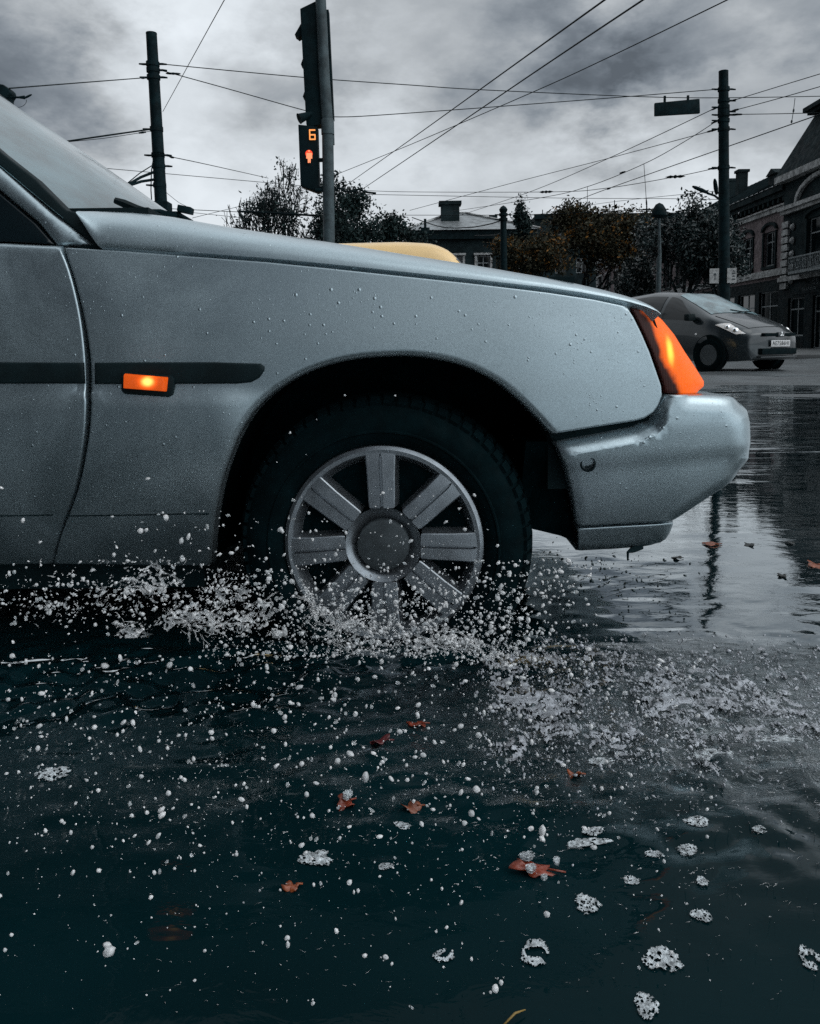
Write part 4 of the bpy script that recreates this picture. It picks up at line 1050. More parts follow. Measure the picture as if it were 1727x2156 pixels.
for dz in (.55, .8): an.tube([FCc.p(2.4, -2, 15 + dz), FCc.p(4.2, -2, 15 + dz)], .035, 5)
an.build('aerial', MT['iron'], bC)
# hipped house
FD = Frame((8.6, 58, 0), (-1, 0)); FD.n = Vector((0, -1, 0)); FD.M = Matrix((FD.t, FD.n, Vector((0, 0, 1)))).transposed()
bD = thing('hipped_house', (4, 60, 0), 'dark house with a grey hipped roof and a stout chimney', 'building')
wins = [(1.0 + 1.9 * k, 1.9 + 1.9 * k, z0, z0 + 1.7) for k in range(4) for z0 in (1.2, 4.9)]
wl = MB(); wall_with_holes(FD, wl, 0, 8.4, 0, 8.3, wins); FD.box(wl, 0, 8.4, -9, -8.6, 0, 8.3); FD.box(wl, 0, .35, -8.6, -.35, 0, 8.3); FD.box(wl, 8.05, 8.4, -8.6, -.35, 0, 8.3); wl.build('wall', MT['stucco'], bD)
for a in wins: window(FD, bD, *a, arch=False)
cn = MB(); FD.box(cn, -.3, 8.7, 0, .4, 7.7, 8.3); cn.build('cornice', MT['roofdark'], bD)
e = [FD.p(-.5, .6, 8.3), FD.p(8.9, .6, 8.3), FD.p(8.9, -9.4, 8.3), FD.p(-.5, -9.4, 8.3)]; r_ = [FD.p(4.3, -3.6, 10.0), FD.p(5.4, -3.6, 10.0)]
rf = MB().add(e + r_, [(0, 1, 5, 4), (1, 2, 5), (2, 3, 4, 5), (3, 0, 4), (3, 2, 1, 0)]); ro = rf.build('roof', MT['roofmetal'], bD)
rg = MB(); rg.tube([FD.p(-.5, .62, 8.33), FD.p(4.3, -3.6, 10.05), FD.p(5.4, -3.6, 10.05), FD.p(8.9, .62, 8.33)], .09, 6)
rg.build('ridge_capping', MT['pale'], ro)
ch = MB(); FD.box(ch, 4.9, 6.2, -1.6, -2.6, 8.6, 10.35); FD.box(ch, 4.75, 6.35, -1.5, -2.7, 10.35, 10.6); ch.build('chimney', MT['stucco'], ro)
ch = MB(); FD.box(ch, 1.9, 2.5, -4.4, -4.9, 9.0, 10.0); ch.build('chimney', MT['stucco'], ro)
ch = MB(); FD.box(ch, .2, 1.0, -2.0, -2.6, 8.6, 9.2); ch.build('chimney', MT['stucco'], ro)
sk = MB(); sk.tube([FD.p(7.4, .9, 7.3), FD.p(7.4, .9, 9.0)], .09, 6); FD.box(sk, 7.1, 7.7, .7, 1.1, 8.0, 8.4); sk.build('stove_pipe', MT['iron'], bD)
# ================================================================== POLES, SIGNALS, SIGNS
def lean_pole(mb, px0, py0, px1, py1, Y, r0, r1, zb, n=16, steps=8):
    """a tapering pole through two sighted points at distance Y, carried down to the ground"""
    a, b = at(px0, py0, Y), at(px1, py1, Y)
    d = (b - a) / (b.z - a.z); g = a + d * (zb - a.z)
    pts = [a + (g - a) * k / steps for k in range(steps + 1)]
    mb.tube(pts, [r0 + (r1 - r0) * k / steps for k in range(steps + 1)], n)
    return a, g
YL = 20.0
mb = MB(); aL, gL = lean_pole(mb, 319, 71, 340, 440, YL, .125, .165, 0.03)
polL = thing('trolley_pole', gL, 'tall leaning steel mast behind the windscreen, carrying tram wires both ways', 'pole', 'masts carrying the overhead wires')
mb.lathe([(0, .02), (.125, .02), (.13, 0.0)], aL, (0, 0, 1), (1, 0, 0), 16)
polL_s = mb.build('shaft', MT['iron'], polL, smooth=True, ang=R(40))
def band(px, py, Y, par, r_=.16, side=(1,), name='clamp'):
    c = at(px, py, Y); m_ = MB().lathe([(r_ * .9, -.05), (r_, -.05), (r_, .05), (r_ * .9, .05)], c, (0, 0, 1), (1, 0, 0), 16)
    for s_ in side:
        m_.box(c + Vector((s_ * (r_ + .03), 0, 0)), (.08, .04, .04)); m_.tube([c + Vector((s_ * (r_ + .06), 0, 0)), c + Vector((s_ * (r_ + .17), 0, -.01 * s_))], [.026, .018], 6)
    return m_.build(name, MT['iron'], par)
for y_, sd_ in ((135, (1, -1)), (148, (1,)), (163, (-1, 1)), (272, (-1,)), (327, (1,)), (327, (-1,)), (350, (1,)), (390, (-1,))):
    band(322 + (y_ - 135) * .057, y_, YL, polL, .155, sd_)
st_ = MB()
for (a, b) in (((264, 392), (330, 360)), ((264, 393), (332, 377)), ((262, 391), (326, 345))):
    st_.tube([at(a[0], a[1], YL - .6), at((a[0] + b[0]) / 2, (a[1] + b[1]) / 2 - 3, YL - .3), at(b[0], b[1], YL)], .032 if b[1] > 350 else .012, 6)
st_.build('stay_bracket', MT['iron'], polL)
jb = MB().box(at(336, 436, YL - .05), (.50, .42, .22)).box(at(316, 431, YL), (.28, .3, .12)); jb.build('junction_box', MT['iron'], polL, bevel=.02)
cdl = MB().tube([at(323, 335, YL - .1), at(319, 360, YL - .2), at(318, 400, YL - .2), at(320, 430, YL - .1)], .014, 5); cdl.build('feeder_cable', MT['wire'], polL)
YRp = 23.0
mb = MB(); aR, gR = lean_pole(mb, 1523.5, 151, 1525, 610, YRp, .125, .165, 0.14)
polR = thing('trolley_pole', gR, 'upright dark mast beside the road, hung with two small white notices', 'pole', 'masts carrying the overhead wires')
mb.lathe([(0, .02), (.125, .02), (.13, 0.0)], aR, (0, 0, 1), (1, 0, 0), 16)
mb.build('shaft', MT['iron'], polR, smooth=True, ang=R(40))
for y_, sd_ in ((188, (-1, 1)), (212, (1,)), (226, (-1,)), (235, (1,)), (242, (1, -1)), (254, (-1,)), (272, (-1, 1)), (353, (-1, 1))): band(1524, y_, YRp, polR, .155, sd_)
MT['notice'] = mat('notice_paper', (0.30, 0.31, 0.31), 0.7, var=0.35, vscale=14)
MT['ink'] = mat('notice_ink', (0.03, 0.04, 0.045), 0.7, var=0.1)
for k, (a, b) in enumerate(((1504, 581), (1541, 580))):
    c = at(a, b, YRp - .18); nm = MB().box(c, (.255, .012, .40)).build('notice', MT['notice'], polR)
    ink = MB()
    if k == 0:
        ink.box(c + Vector((.02, -.0075, -.04)), (.022, .003, .13)); ink.prism([c + Vector((-.03, -.006, .02)), c + Vector((.07, -.006, .02)), c + Vector((.02, -.006, .09))], (0, -.003, 0))
    else:
        for z_, w_ in ((.12, .05), (.06, .10), (-.02, .07), (-.10, .09)): ink.box(c + Vector((.05, -.0075, z_)), (w_, .003, .035))
    ink.build('print', MT['ink'], nm)
# street-lamp on two arms behind the right mast
def lamp_head(mb, c, d, L_=.62):
    d = Vector(d).normalized(); M3 = d.to_track_quat('X', 'Z').to_matrix()
    pr = [(-.5, .05), (-.42, .09), (-.1, .12), (.3, .10), (.48, .05), (.5, .0)]
    mb.lathe([(r_ * L_, x_ * L_) for x_, r_ in pr], c, d, (0, 0, 1), 12)
Ylp = 27.0
sl = thing('street_lamp', at(1524, 640, Ylp), 'twin headed street lamp just behind the mast with white notices', 'street lamp')
b0 = at(1521, 425, Ylp); s_ = MB().tube([Vector((b0.x, b0.y, .14)), b0], [.09, .06], 10); s_.build('post', MT['iron'], sl, smooth=True, ang=R(40))
s_ = MB().tube([b0, at(1505, 412, Ylp), at(1490, 407, Ylp), at(1480, 400, Ylp)], .035, 6); lamp_head(s_, at(1474, 399, Ylp), at(1466, 396, Ylp) - at(1485, 404, Ylp), .55); s_.build('lamp_head', MT['iron'], sl, smooth=True, ang=R(50))
s_ = MB().tube([b0, at(1517, 412, Ylp), at(1512, 404, Ylp)], .035, 6); lamp_head(s_, at(1507, 393, Ylp), Vector((-.35, -.6, .7)), .6); s_.build('lamp_head', MT['iron'], sl, smooth=True, ang=R(50))
# slim pale lamp post
Ysl = 28.0; p0 = at(1388, 470, Ysl)
sp_ = thing('lamp_post', Vector((p0.x, p0.y, .14)), 'slim pale grey lamp post rising in front of the dark tree', 'lamp post')
t_ = at(1389.5, 545, Ysl)
MB().tube([Vector((p0.x + .02, p0.y, .14)), Vector((p0.x + .02, p0.y, t_.z)), t_ + Vector((0, 0, .12)), p0, p0 + Vector((0, 0, .2))], [.085, .085, .055, .045, .035], 10).build('shaft', MT['polegrey'], sp_, smooth=True, ang=R(40))
s_ = MB(); c_ = at(1388, 446, Ysl); s_.lathe([(0, .30), (.12, .24), (.24, .05), (.25, -.12), (.12, -.2), (0, -.22)], c_, (0, 0, 1), (1, 0, 0), 14); s_.tube([c_ + Vector((-.02, 0, -.15)), p0], .03, 6); s_.build('lamp_head', MT['iron'], sp_, smooth=True, ang=R(60))
# short dark mast by the hipped house
Ysm = 33.0; mb = MB(); a_, g_ = lean_pole(mb, 1060, 441, 1061, 560, Ysm, .12, .16, .1)
sm_ = thing('short_mast', g_, 'short dark mast standing beside the hipped house', 'pole'); mb.lathe([(0, .16), (.1, .10), (.17, .0), (.14, -.1)], a_, (0, 0, 1), (1, 0, 0), 10)
mb.build('shaft', MT['iron'], sm_, smooth=True, ang=R(40)); band(1060, 452, Ysm, sm_, .17, (1, -1)); band(1060, 462, Ysm, sm_, .17, (-1,))
# hanging sign on the span wire
Yhs = 22.6
hs = thing('hanging_sign', at(1426, 226, Yhs), 'blank dark rectangular sign hanging from a span wire', 'sign')
P = [at(x, y, Yhs) for x, y in ((1379, 216), (1474, 207), (1475, 238), (1379, 244))]
hb_ = MB().prism(P, (0, .10, 0)); hb_.build('panel', MT['iron'], hs, bevel=.03)
for x, y0, y1 in ((1401, 203, 215), (1450, 205, 211)):
    MB().box((at(x, y0, Yhs) + at(x, y1, Yhs)) / 2 + Vector((0, .05, 0)), (.055, .05, .20)).build('hanger', MT['iron'], hs)

# --- pedestrian / traffic signal post
YT = 8.6
u_ = pxm(YT)
mb = MB(); aT, gT = lean_pole(mb, 690, 262, 693, 505, YT, .058, .062, -.02, 20)
tl = thing('traffic_signal', gT, 'traffic signal post with a lit red man and countdown digit', 'traffic light')
top = at(672, -90, YT)
mb.tube([aT + Vector((0, 0, .02)), at(683, 160, YT), at(675, -10, YT), top], [.056, .055, .053, .052], 16)
mb.lathe([(.064, -.10), (.066, -.10), (.066, .04), (.058, .05)], at(690, 262, YT), (0, 0, 1), (1, 0, 0), 20)
mb.build('post', MT['polegrey'], tl, smooth=True, ang=R(40))
def pxprism(pts, Y, depth, name, mt, par, bev=.006):
    return MB().prism([at(x, y, Y) for x, y in pts], (0, depth, 0)).build(name, mt, par, bevel=bev)
hd = pxprism([(632, 18), (665, 2), (668, 8), (679, 230), (678, 262), (650, 266), (645, 262), (644, 248)], YT + .02, .16, 'signal_housing', MT['iron'], tl)
for (x, y) in ((632, 66), (636, 134), (640, 202)):
    c = at(x, y, YT + .06)
    v_ = MB().prism([c + Vector((.01, 0, .075)), c + Vector((-.055, 0, -.03)), c + Vector((-.02, 0, -.055)), c + Vector((.02, 0, -.03))] if y < 100 else [c + Vector((.01, 0, .05)), c + Vector((-.012, 0, -.005)), c + Vector((.01, 0, -.03))], (0, .12, 0)); v_.build('visor', MT['iron'], hd)
MB().prism([at(x, y, YT + .07) for x, y in ((683, 20), (692, 20), (703, 250), (693, 250))], (0, .10, 0)).build('back_board', MT['iron'], tl)
pxprism([(697, 252), (702, 252), (703.5, 302), (698, 302)], YT + .03, .08, 'conduit_box', MT['polegrey'], tl, .003)
cbl = MB().tube([at(700, 300, YT + .03), at(701.5, 345, YT + .03), at(698, 392, YT + .03)], .009, 6); cbl.box(at(699, 391, YT + .03), (.05, .06, .03)); cbl.build('cable', MT['wire'], tl)
ped = pxprism([(628, 262), (668, 266), (672, 392), (674, 402), (668, 404), (633, 391)], YT + .01, .15, 'pedestrian_signal', MT['shop'], tl)
spk = MB().lathe([(.02, -.10), (.035, -.04), (.05, .05), (.055, .055), (.0, .045)], at(640, 246, YT), Vector((-.7, -.3, -.35)), (0, 0, 1), 16); spk.tube([at(646, 243, YT), at(654, 238, YT + .05)], .018, 8); spk.build('sounder', MT['iron'], tl, smooth=True, ang=R(40))
br = MB().box(at(681, 337, YT + .05), (.11, .06, .03)).box(at(681, 397, YT + .05), (.12, .06, .035)); br.tube([at(664, 400, YT), at(690, 402, YT)], .02, 8); br.build('bracket', MT['iron'], tl)
def glow(name, c, s):
    M = bpy.data.materials.new(name); M.use_nodes = True; g = NT(M.node_tree)
    p = g.n('ShaderNodeBsdfPrincipled', {'Base Color': c4([x * .5 for x in c]), 'Emission Color': c4(c), 'Emission Strength': s, 'Roughness': .4}); g.n('ShaderNodeOutputMaterial', {'Surface': p.outputs[0]}); return M
MT['led'] = glow('led_amber', (1.0, 0.36, 0.10), 1.0); MT['ledred'] = glow('led_red', (1.0, 0.07, 0.025), 0.95); MT['ledman'] = glow('led_orange', (1.0, 0.30, 0.14), 1.05)
Yg = YT - .012
dg = MB(); X0, X1, yT_, yM, yB = 652, 663.2, 273.5, 283.5, 293
for seg in (((X0, yT_), (X1, yT_)), ((X0, yT_), (X0 + .6, yB)), ((X0, yM), (X1, yM)), ((X1, yM), (X1 + .3, yB)), ((X0 + .6, yB), (X1, yB))):
    a, b = at(*seg[0], Yg), at(*seg[1], Yg); d = (b - a).normalized(); n_ = Vector((-d.z, 0, d.x)) * .0058
    a, b = a - d * .003, b + d * .003
    dg.prism([a + n_, b + n_, b - n_, a - n_], (0, .012, 0))
dg.build('digit', MT['led'], ped)
mn = MB(); mn.lathe([(.036, .0), (.036, -.012), (.0, -.012)], at(651, 324, YT + .012), (0, 1, 0), (1, 0, 0), 24); lens = mn.build('red_lens', MT['ledred'], ped)
man = MB()
for pts in ([(645.5, 322), (657, 322), (657.5, 333.5), (654.8, 333.5), (654.5, 327), (654, 342.5), (651.8, 342.5), (651.3, 335), (650.8, 342.5), (648.4, 342.5), (648, 327), (647.8, 333.5), (645, 333.5)],):
    man.prism([at(x, y, YT - .013) for x, y in pts], (0, .010, 0))
man.lathe([(.009, 0), (.009, -.004), (0, -.004)], at(651, 318, YT - .008), (0, 1, 0), (1, 0, 0), 12)
man.build('walking_figure', MT['ledman'], ped)
# lamp cluster at the picture's left margin
Ylm = 13.0
ll = thing('loudspeaker_cluster', at(0, 225, Ylm), 'dark bundle of horn loudspeakers with a small lamp on an arm', 'loudspeakers')
lb_ = MB()
for pts in ([(-40, 178), (-6, 175), (6, 177), (18, 186), (21, 196), (14, 205), (16, 222), (20, 230), (38, 238), (49, 252), (46, 258), (43, 268), (20, 262), (-40, 250)],):
    lb_.prism([at(x, y, Ylm) for x, y in pts], (0, .25, 0))
lb_.build('horn', MT['iron'], ll, bevel=.03)
s_ = MB().tube([at(14, 205, Ylm), at(40, 205, Ylm), at(52, 205, Ylm)], [.013, .016, .03], 8); lamp_head(s_, at(59, 203, Ylm), at(66, 199, Ylm) - at(52, 206, Ylm), .14); s_.build('small_lamp', MT['iron'], ll, smooth=True, ang=R(60))
MB().tube([at(18 + 19 * (1 - math.cos(a_)), 212 + 14 * math.sin(a_) , Ylm) for a_ in np.linspace(-.3, 3.3, 14)], .004, 5).build('loop_cable', MT['wire'], ll)
lp_ = MB().tube([at(-30, 240, Ylm + .12), Vector((at(-30, 240, Ylm).x, Ylm + .12, .03))], .06, 10); lp_.build('post', MT['iron'], ll)

# ================================================================== OVERHEAD WIRES
def wire(label, pts, r_=.011, group='overhead tram and trolley wires', name='overhead_wire', beads=()):
    """pts: sighted points (px, py, distance); beads: (px, py, distance, size) line insulators"""
    P = [at(*p) for p in pts]
    C_ = catmull(P, 8) if len(P) > 2 else [np.array(P[0] * (1 - t) + P[1] * t) - np.array((0, 0, 0)) for t in np.linspace(0, 1, 9)]
    mb = MB().tube([Vector(c) for c in C_], r_, 5)
    for b in beads:
        c = at(*b[:3]); d = (P[-1] - P[0]).normalized(); k = b[3] * .8
        mb.lathe([(.004, -k), (.02, -k * .8), (k * .14, -k * .5), (.025, -k * .2), (k * .17, 0), (.025, k * .2), (k * .14, k * .5), (.02, k * .8), (.004, k)], c, d, (0, 0, 1) if abs(d.z) < .9 else (1, 0, 0), 8)
    return tag(mb.build(name, MT['wire'], smooth=True, ang=R(50)), label, 'wire', group)
wire('span wire carrying the hanging sign from mast to mast', [(342, 135, 20), (640, 163, 20.6), (863, 179, 21.2), (1013, 189, 21.6), (1333, 203, 22.4), (1514, 206, 23.0), (1760, 202, 24)])
wire('slack span wire dipping behind the traffic signal post to the upright mast', [(342, 149, 20), (480, 187, 20.5), (640, 232, 21), (704, 246, 21.3), (863, 238, 21.8), (1263, 208, 22.5), (1510, 188, 23)], beads=[(365, 155, 20.1, .22)])
wire('single wire from the leaning mast out to the loudspeakers', [(315, 163, 20), (160, 175, 16.5), (20, 186, 13)], beads=[(302, 164, 19.7, .2)])
wire('thick cable leaving the leaning mast at half height toward the windscreen', [(318, 272, 20), (220, 286, 19), (118, 301, 18), (-60, 328, 16)], .019)
wire('thin twin just under the thick cable at half height of the leaning mast', [(318, 276, 20), (220, 291, 19), (118, 302, 18.1), (-60, 331, 16)], .007, beads=[(300, 279, 19.8, .16)])
wire('wire sloping from the leaning mast down into the bare tree', [(345, 327, 20), (440, 347, 25), (565, 375, 33)], beads=[(362, 331, 20.5, .22)])
wire('faint level wire passing behind the leaning mast to the bare tree', [(195, 352, 34), (545, 383, 38), (640, 392, 40)], .013)
wire('thin slanting wire from the sky down to the leaning mast', [(478, -10, 12), (410, 113, 15.5), (343, 235, 20)], .007)
wire('heavy trolley wire crossing the sky, uppermost of the close pair', [(1290, -12, 8), (1070, 146, 12), (863, 295, 20), (704, 408, 34)], [.009] * 25 if False else .010)
wire('heavy trolley wire crossing the sky, lower of the close pair', [(1372, -12, 8), (1110, 163, 12), (863, 331, 20), (725, 424, 34)], .010)
wire('long wire slanting from the top edge to the signal post below the close pair', [(1556, -12, 12), (1273, 125, 16), (1113, 198, 19), (863, 305, 25), (702, 370, 31)], .010)
wire('wire from the upright mast running far down to the hipped roof, steepest one', [(1512, 225, 23), (1278, 335, 29), (1113, 405, 38), (973, 452, 55)], .012, beads=[(1504, 229, 23.2, .2)])
wire('wire from the upright mast sloping gently to the dark leafy tree', [(1512, 272, 23), (1283, 333, 27), (1080, 385, 31), (863, 443, 36)], .010, beads=[(1500, 275, 23.2, .25)])
wire('sagging wire with a hanging dropper from the upright mast', [(1512, 253, 23), (1440, 299, 23.5), (1356, 345, 24), (1237, 393, 26), (1130, 418, 30), (938, 447, 45)], .010, beads=[(1311, 363, 24.8, .22), (1505, 257, 23, .2)])
wire('trolley wire climbing from the autumn tree past the upright mast', [(1188, 433, 40), (1278, 398, 33), (1534, 308, 25), (1740, 236, 20)], .014, beads=[(1282, 397, 33, .3)])
wire('low wire with a dark splice sagging leftward from the upright mast', [(1512, 353, 23), (1418, 373, 24), (1278, 396, 26), (1163, 404, 29), (863, 404, 33), (748, 400, 35), (706, 398, 36)], .010, beads=[(1422, 372, 24, .4), (1150, 404, 29, .4), (1502, 355, 23, .2)])
wire('level wire just under the spliced one', [(706, 408, 38), (863, 411, 38), (1180, 417, 38), (1384, 418, 38), (1512, 420, 38)], .012)
wire('level wire over the hipped roof ending at the short mast', [(850, 453, 40), (960, 453, 36), (1060, 453, 33)], .013)
wire('level wire from the short mast into the pale lamp post', [(1060, 453, 33), (1200, 449, 31), (1388, 440, 28)], .013, beads=[(1362, 441, 28.5, .25)])
wire('tangled dark cable drooping across the hipped roof to the short mast', [(868, 458, 45), (930, 478, 42), (985, 479, 38), (1030, 472, 35), (1060, 462, 33)], .025)
wire('tangled second cable lower on the hipped roof', [(1000, 496, 45), (1040, 495, 40), (1062, 488, 33.2)], .025)
wire('wire rising right from the upright mast, topmost of its fan', [(1536, 214, 23), (1640, 182, 21), (1745, 150, 19)], .010, beads=[(1545, 211, 23, .18)])
wire('wire rising right from the upright mast, second of its fan', [(1536, 235, 23), (1630, 210, 21), (1745, 177, 19)], .010, beads=[(1548, 232, 23, .25)])
wire('wire leaving the upright mast almost level to the right', [(1536, 241, 23), (1640, 239.5, 22), (1745, 237, 21)], .010, beads=[(1552, 241, 23, .22)])
wire('faint wire sloping up from the dark tree to the upright mast', [(1040, 470, 60), (1240, 432, 45), (1512, 402, 30)], .010)
wire('low level wire behind the wiper reaching the bare tree', [(350, 439, 30), (520, 447, 33), (690, 455, 36)], .013)
wire('thick tapering bar across the bare tree', [(502, 445, 33), (590, 449, 33), (690, 456, 33)], .045)
wire('thin wire drooping behind the wiper toward the bare tree', [(400, 447, 30), (525, 460, 33)], .009)
wire('thin wire rising behind the wiper toward the bare tree', [(405, 459, 30), (535, 427, 33)], .009)
wire('slack thin wire from the foot of the leaning mast to the wiper', [(350, 405, 20), (375, 425, 20), (392, 434, 20)], .006)
dr = 'droppers between the overhead wires'
wire('long dropper with an insulator over the pale lamp post', [(1356, 345, 24), (1359, 390, 24), (1362, 438, 24)], .008, dr, 'wire_dropper', beads=[(1361.5, 428, 24, .16), (1362, 441, 24, .14)])
wire('thin dropper over the autumn tree', [(1237, 393, 26), (1237, 452, 26)], .008, dr, 'wire_dropper')
wire('short dropper with a block insulator near the corner pavilion', [(1674, 207, 23), (1671, 232, 22), (1667, 257, 21.5)], .009, dr, 'wire_dropper', beads=[(1671, 233, 22, .16), (1667, 256, 21.5, .12)])
wire('line of chained insulators beside the signal post', [(704, 403, 22), (715, 396, 22), (724, 402, 22), (745, 403, 22), (757, 398, 22), (768, 404, 22), (792, 407, 22)], .028, None, 'insulator_chain')

# ================================================================== TREES
MT['bark'] = mat('dark_bark', (0.015, 0.022, 0.024), 0.9, spec=0.15, var=0.4, vscale=8, bump=0.02, bscale=12)
MT['leafdark'] = mat('leaves_dark', (0.014, 0.028, 0.028), 0.6, spec=0.15, var=0.6, vscale=1.3)
MT['leafbrown'] = mat('leaves_brown', (0.035, 0.035, 0.022), 0.6, spec=0.15, var=0.5, vscale=1.1)
MT['leafgold'] = mat('leaves_gold', (0.16, 0.075, 0.016), 0.6, spec=0.15, var=0.5, vscale=1.5)
MT['leafgrey'] = mat('leaves_wet', (0.018, 0.032, 0.033), 0.3, var=0.5, vscale=1.2)
def grow(rng, height, spread, levels=5, n0=3, up_=0.35, first=.28, rad=.12):
    """branch segments and twig tips in a unit frame fitted to height / spread"""
    segs, tips = [], []
    def rec(p, d, L_, r_, lev):
        pts = [p]; q_ = p.copy(); dd = d.copy()
        for k in range(3):
            dd = (dd + Vector(rng.normal(0, .16, 3)) + Vector((0, 0, .06))).normalized(); q_ = q_ + dd * L_ / 3; pts.append(q_.copy())
        segs.append((pts, [r_, r_ * .86, r_ * .72, r_ * .58], lev))
        if lev >= 2: tips.extend(pts[1:])
        if lev >= levels: return
        for k in range(n0 if lev else n0 + 2):
            a_ = rng.uniform(0, 2 * math.pi); o = dd.orthogonal().normalized(); o = Matrix.Rotation(a_, 3, dd) @ o
            th = rng.uniform(.35, .85); nd = (dd * math.cos(th) + o * math.sin(th)); nd.z += up_ * .25; nd.normalize()
            st = pts[3] if k < 2 else pts[2].lerp(pts[3], rng.uniform(0, 1)) if lev else pts[1].lerp(pts[3], rng.uniform(.3, 1))
            rec(st, nd, L_ * rng.uniform(.62, .82), r_ * .55, lev + 1)
    rec(Vector((0, 0, 0)), Vector((0, 0, 1)), first, 1.0, 0)
    tp = np.array([tuple(t) for t in tips]); zmax = np.percentile(tp[:, 2], 99.7); xm = np.percentile(np.abs(tp[:, :2]), 97)
    S_ = Vector((spread / xm, spread / xm, height / zmax))
    f_ = lambda p: Vector((p.x * S_.x, p.y * S_.y, p.z * S_.z))
    return [([f_(p) for p in pts], [r_ * rad for r_ in rs], lev) for pts, rs, lev in segs], [f_(t) for t in tips]
def tree(name, label, base, height, spread, seed, leaves, leaf, lm, levels=5, n0=3, clump=.25, rad=.12, group='trees along the street', twig=.012, first=.28, lm2=None, f2=0.0, minz=0.0, flat=.6, twigs=True):
    rng = np.random.default_rng(seed); segs, tips = grow(rng, height, spread, levels, n0, rad=rad, first=first)
    t = thing(name, base, label, 'tree', group); b = Vector(base)
    tr = MB(); tw = MB()
    for pts, rs, lev in segs:
        P = [b + p for p in pts]
        if lev <= 1: tr.tube(P, [max(r_, twig) for r_ in rs], 8)
        elif twigs: tw.tube(P, [max(r_, twig * (.8 ** (lev - 2))) for r_ in rs], 4 if lev < 4 else 3, cap=False)
    tr.build('trunk', MT['bark'], t, smooth=True)
    if twigs: tw.build('limbs', MT['bark'], t, recalc=False)
    def foliage(n, mt, nm, sel):
        if n <= 0: return
        T = np.array([tuple(p) for p in sel]); T = T[T[:, 2] > minz * height]
        # uneven: some twig ends carry many leaves, some none
        wgt = rng.gamma(.7, 1.0, len(T)); wgt /= wgt.sum(); idx = rng.choice(len(T), n, p=wgt)
        c = T[idx] + rng.normal(0, clump, (n, 3)) * np.array((1, 1, .75))
        a = rng.normal(size=(n, 3)); a /= np.linalg.norm(a, axis=1, keepdims=True)
        q_ = rng.normal(size=(n, 3)); bb = np.cross(a, q_); bb /= np.linalg.norm(bb, axis=1, keepdims=True)
        s_ = leaf * rng.uniform(.5, 1.25, (n, 1)); a = a * s_; bb = bb * s_ * flat
        nn2 = np.cross(a, bb); nn2 /= np.maximum(np.linalg.norm(nn2, axis=1, keepdims=True), 1e-9)
        Q = np.stack([c - a, c + bb * .8 + nn2 * s_ * .15, c + a, c - bb * .8 + nn2 * s_ * .15], 1).reshape(-1, 3) + np.array(b)
        mb = MB(); mb.v = [tuple(r_) for r_ in Q.tolist()]; mb.f = [(4 * i, 4 * i + 1, 4 * i + 2, 4 * i + 3) for i in range(n)]
        mb.build(nm, mt, t, recalc=False)
    foliage(leaves, lm, 'crown', tips)
    if lm2 is not None: foliage(int(leaves * f2), lm2, 'crown', [p for p in tips if rng.random() < .25])
    return t
def gp(px, Y, z=.14):
    p = at(px, 700, Y); return Vector((p.x, Y, z))
def topz(py, Y): return at(863, py, Y).z
tree('bare_tree', 'nearly bare twiggy tree left of the signal post', gp(618, 36), topz(352, 36), 2.9, 3, 2200, .085, MT['leafdark'], 6, 3, .22, .13, twig=.028, first=.13)
tree('leafy_tree', 'dense dark leafy tree right of the signal post', gp(772, 33), topz(386, 33), 2.2, 17, 17000, .085, MT['leafdark'], 5, 3, .24, .14, minz=.25)
tree('leafy_tree', 'ragged small tree directly behind the foot of the signal post', gp(715, 37), topz(440, 37), 1.2, 14, 6000, .075, MT['leafdark'], 5, 3, .2, .1, minz=.2)
tree('poplar_tree', 'narrow spiky dark tree beside the short mast', gp(1092, 46), topz(428, 46), .62, 21, 5200, .10, MT['leafdark'], 5, 3, .14, .1, minz=.15)
tree('autumn_tree', 'wide autumn tree with orange leaves before the flat roofed block', gp(1215, 44), topz(445, 44), 2.8, 33, 16000, .11, MT['leafbrown'], 6, 3, .26, .16, lm2=MT['leafgold'], f2=.13, minz=.05, twig=.02)
tree('autumn_tree', 'lower orange flecked tree beside the short mast', gp(1120, 42), topz(500, 42), 1.7, 36, 9000, .10, MT['leafbrown'], 5, 3, .24, .12, lm2=MT['leafgold'], f2=.17, minz=.05)
tree('street_tree', 'big glossy dark tree hiding the pediment house', gp(1440, 36), topz(455, 36), 1.75, 41, 21000, .10, MT['leafgrey'], 5, 3, .26, .16, minz=.12)
tree('street_tree', 'glossy dark tree behind the mast with white notices', gp(1512, 36), topz(480, 36), 1.15, 43, 15000, .10, MT['leafgrey'], 5, 3, .26, .14, minz=.15)
tree('street_tree', 'low dark tree between pale house and minivan', gp(1365, 39), topz(560, 39), 1.2, 47, 9000, .10, MT['leafgrey'], 5, 3, .25, .1, minz=.05)
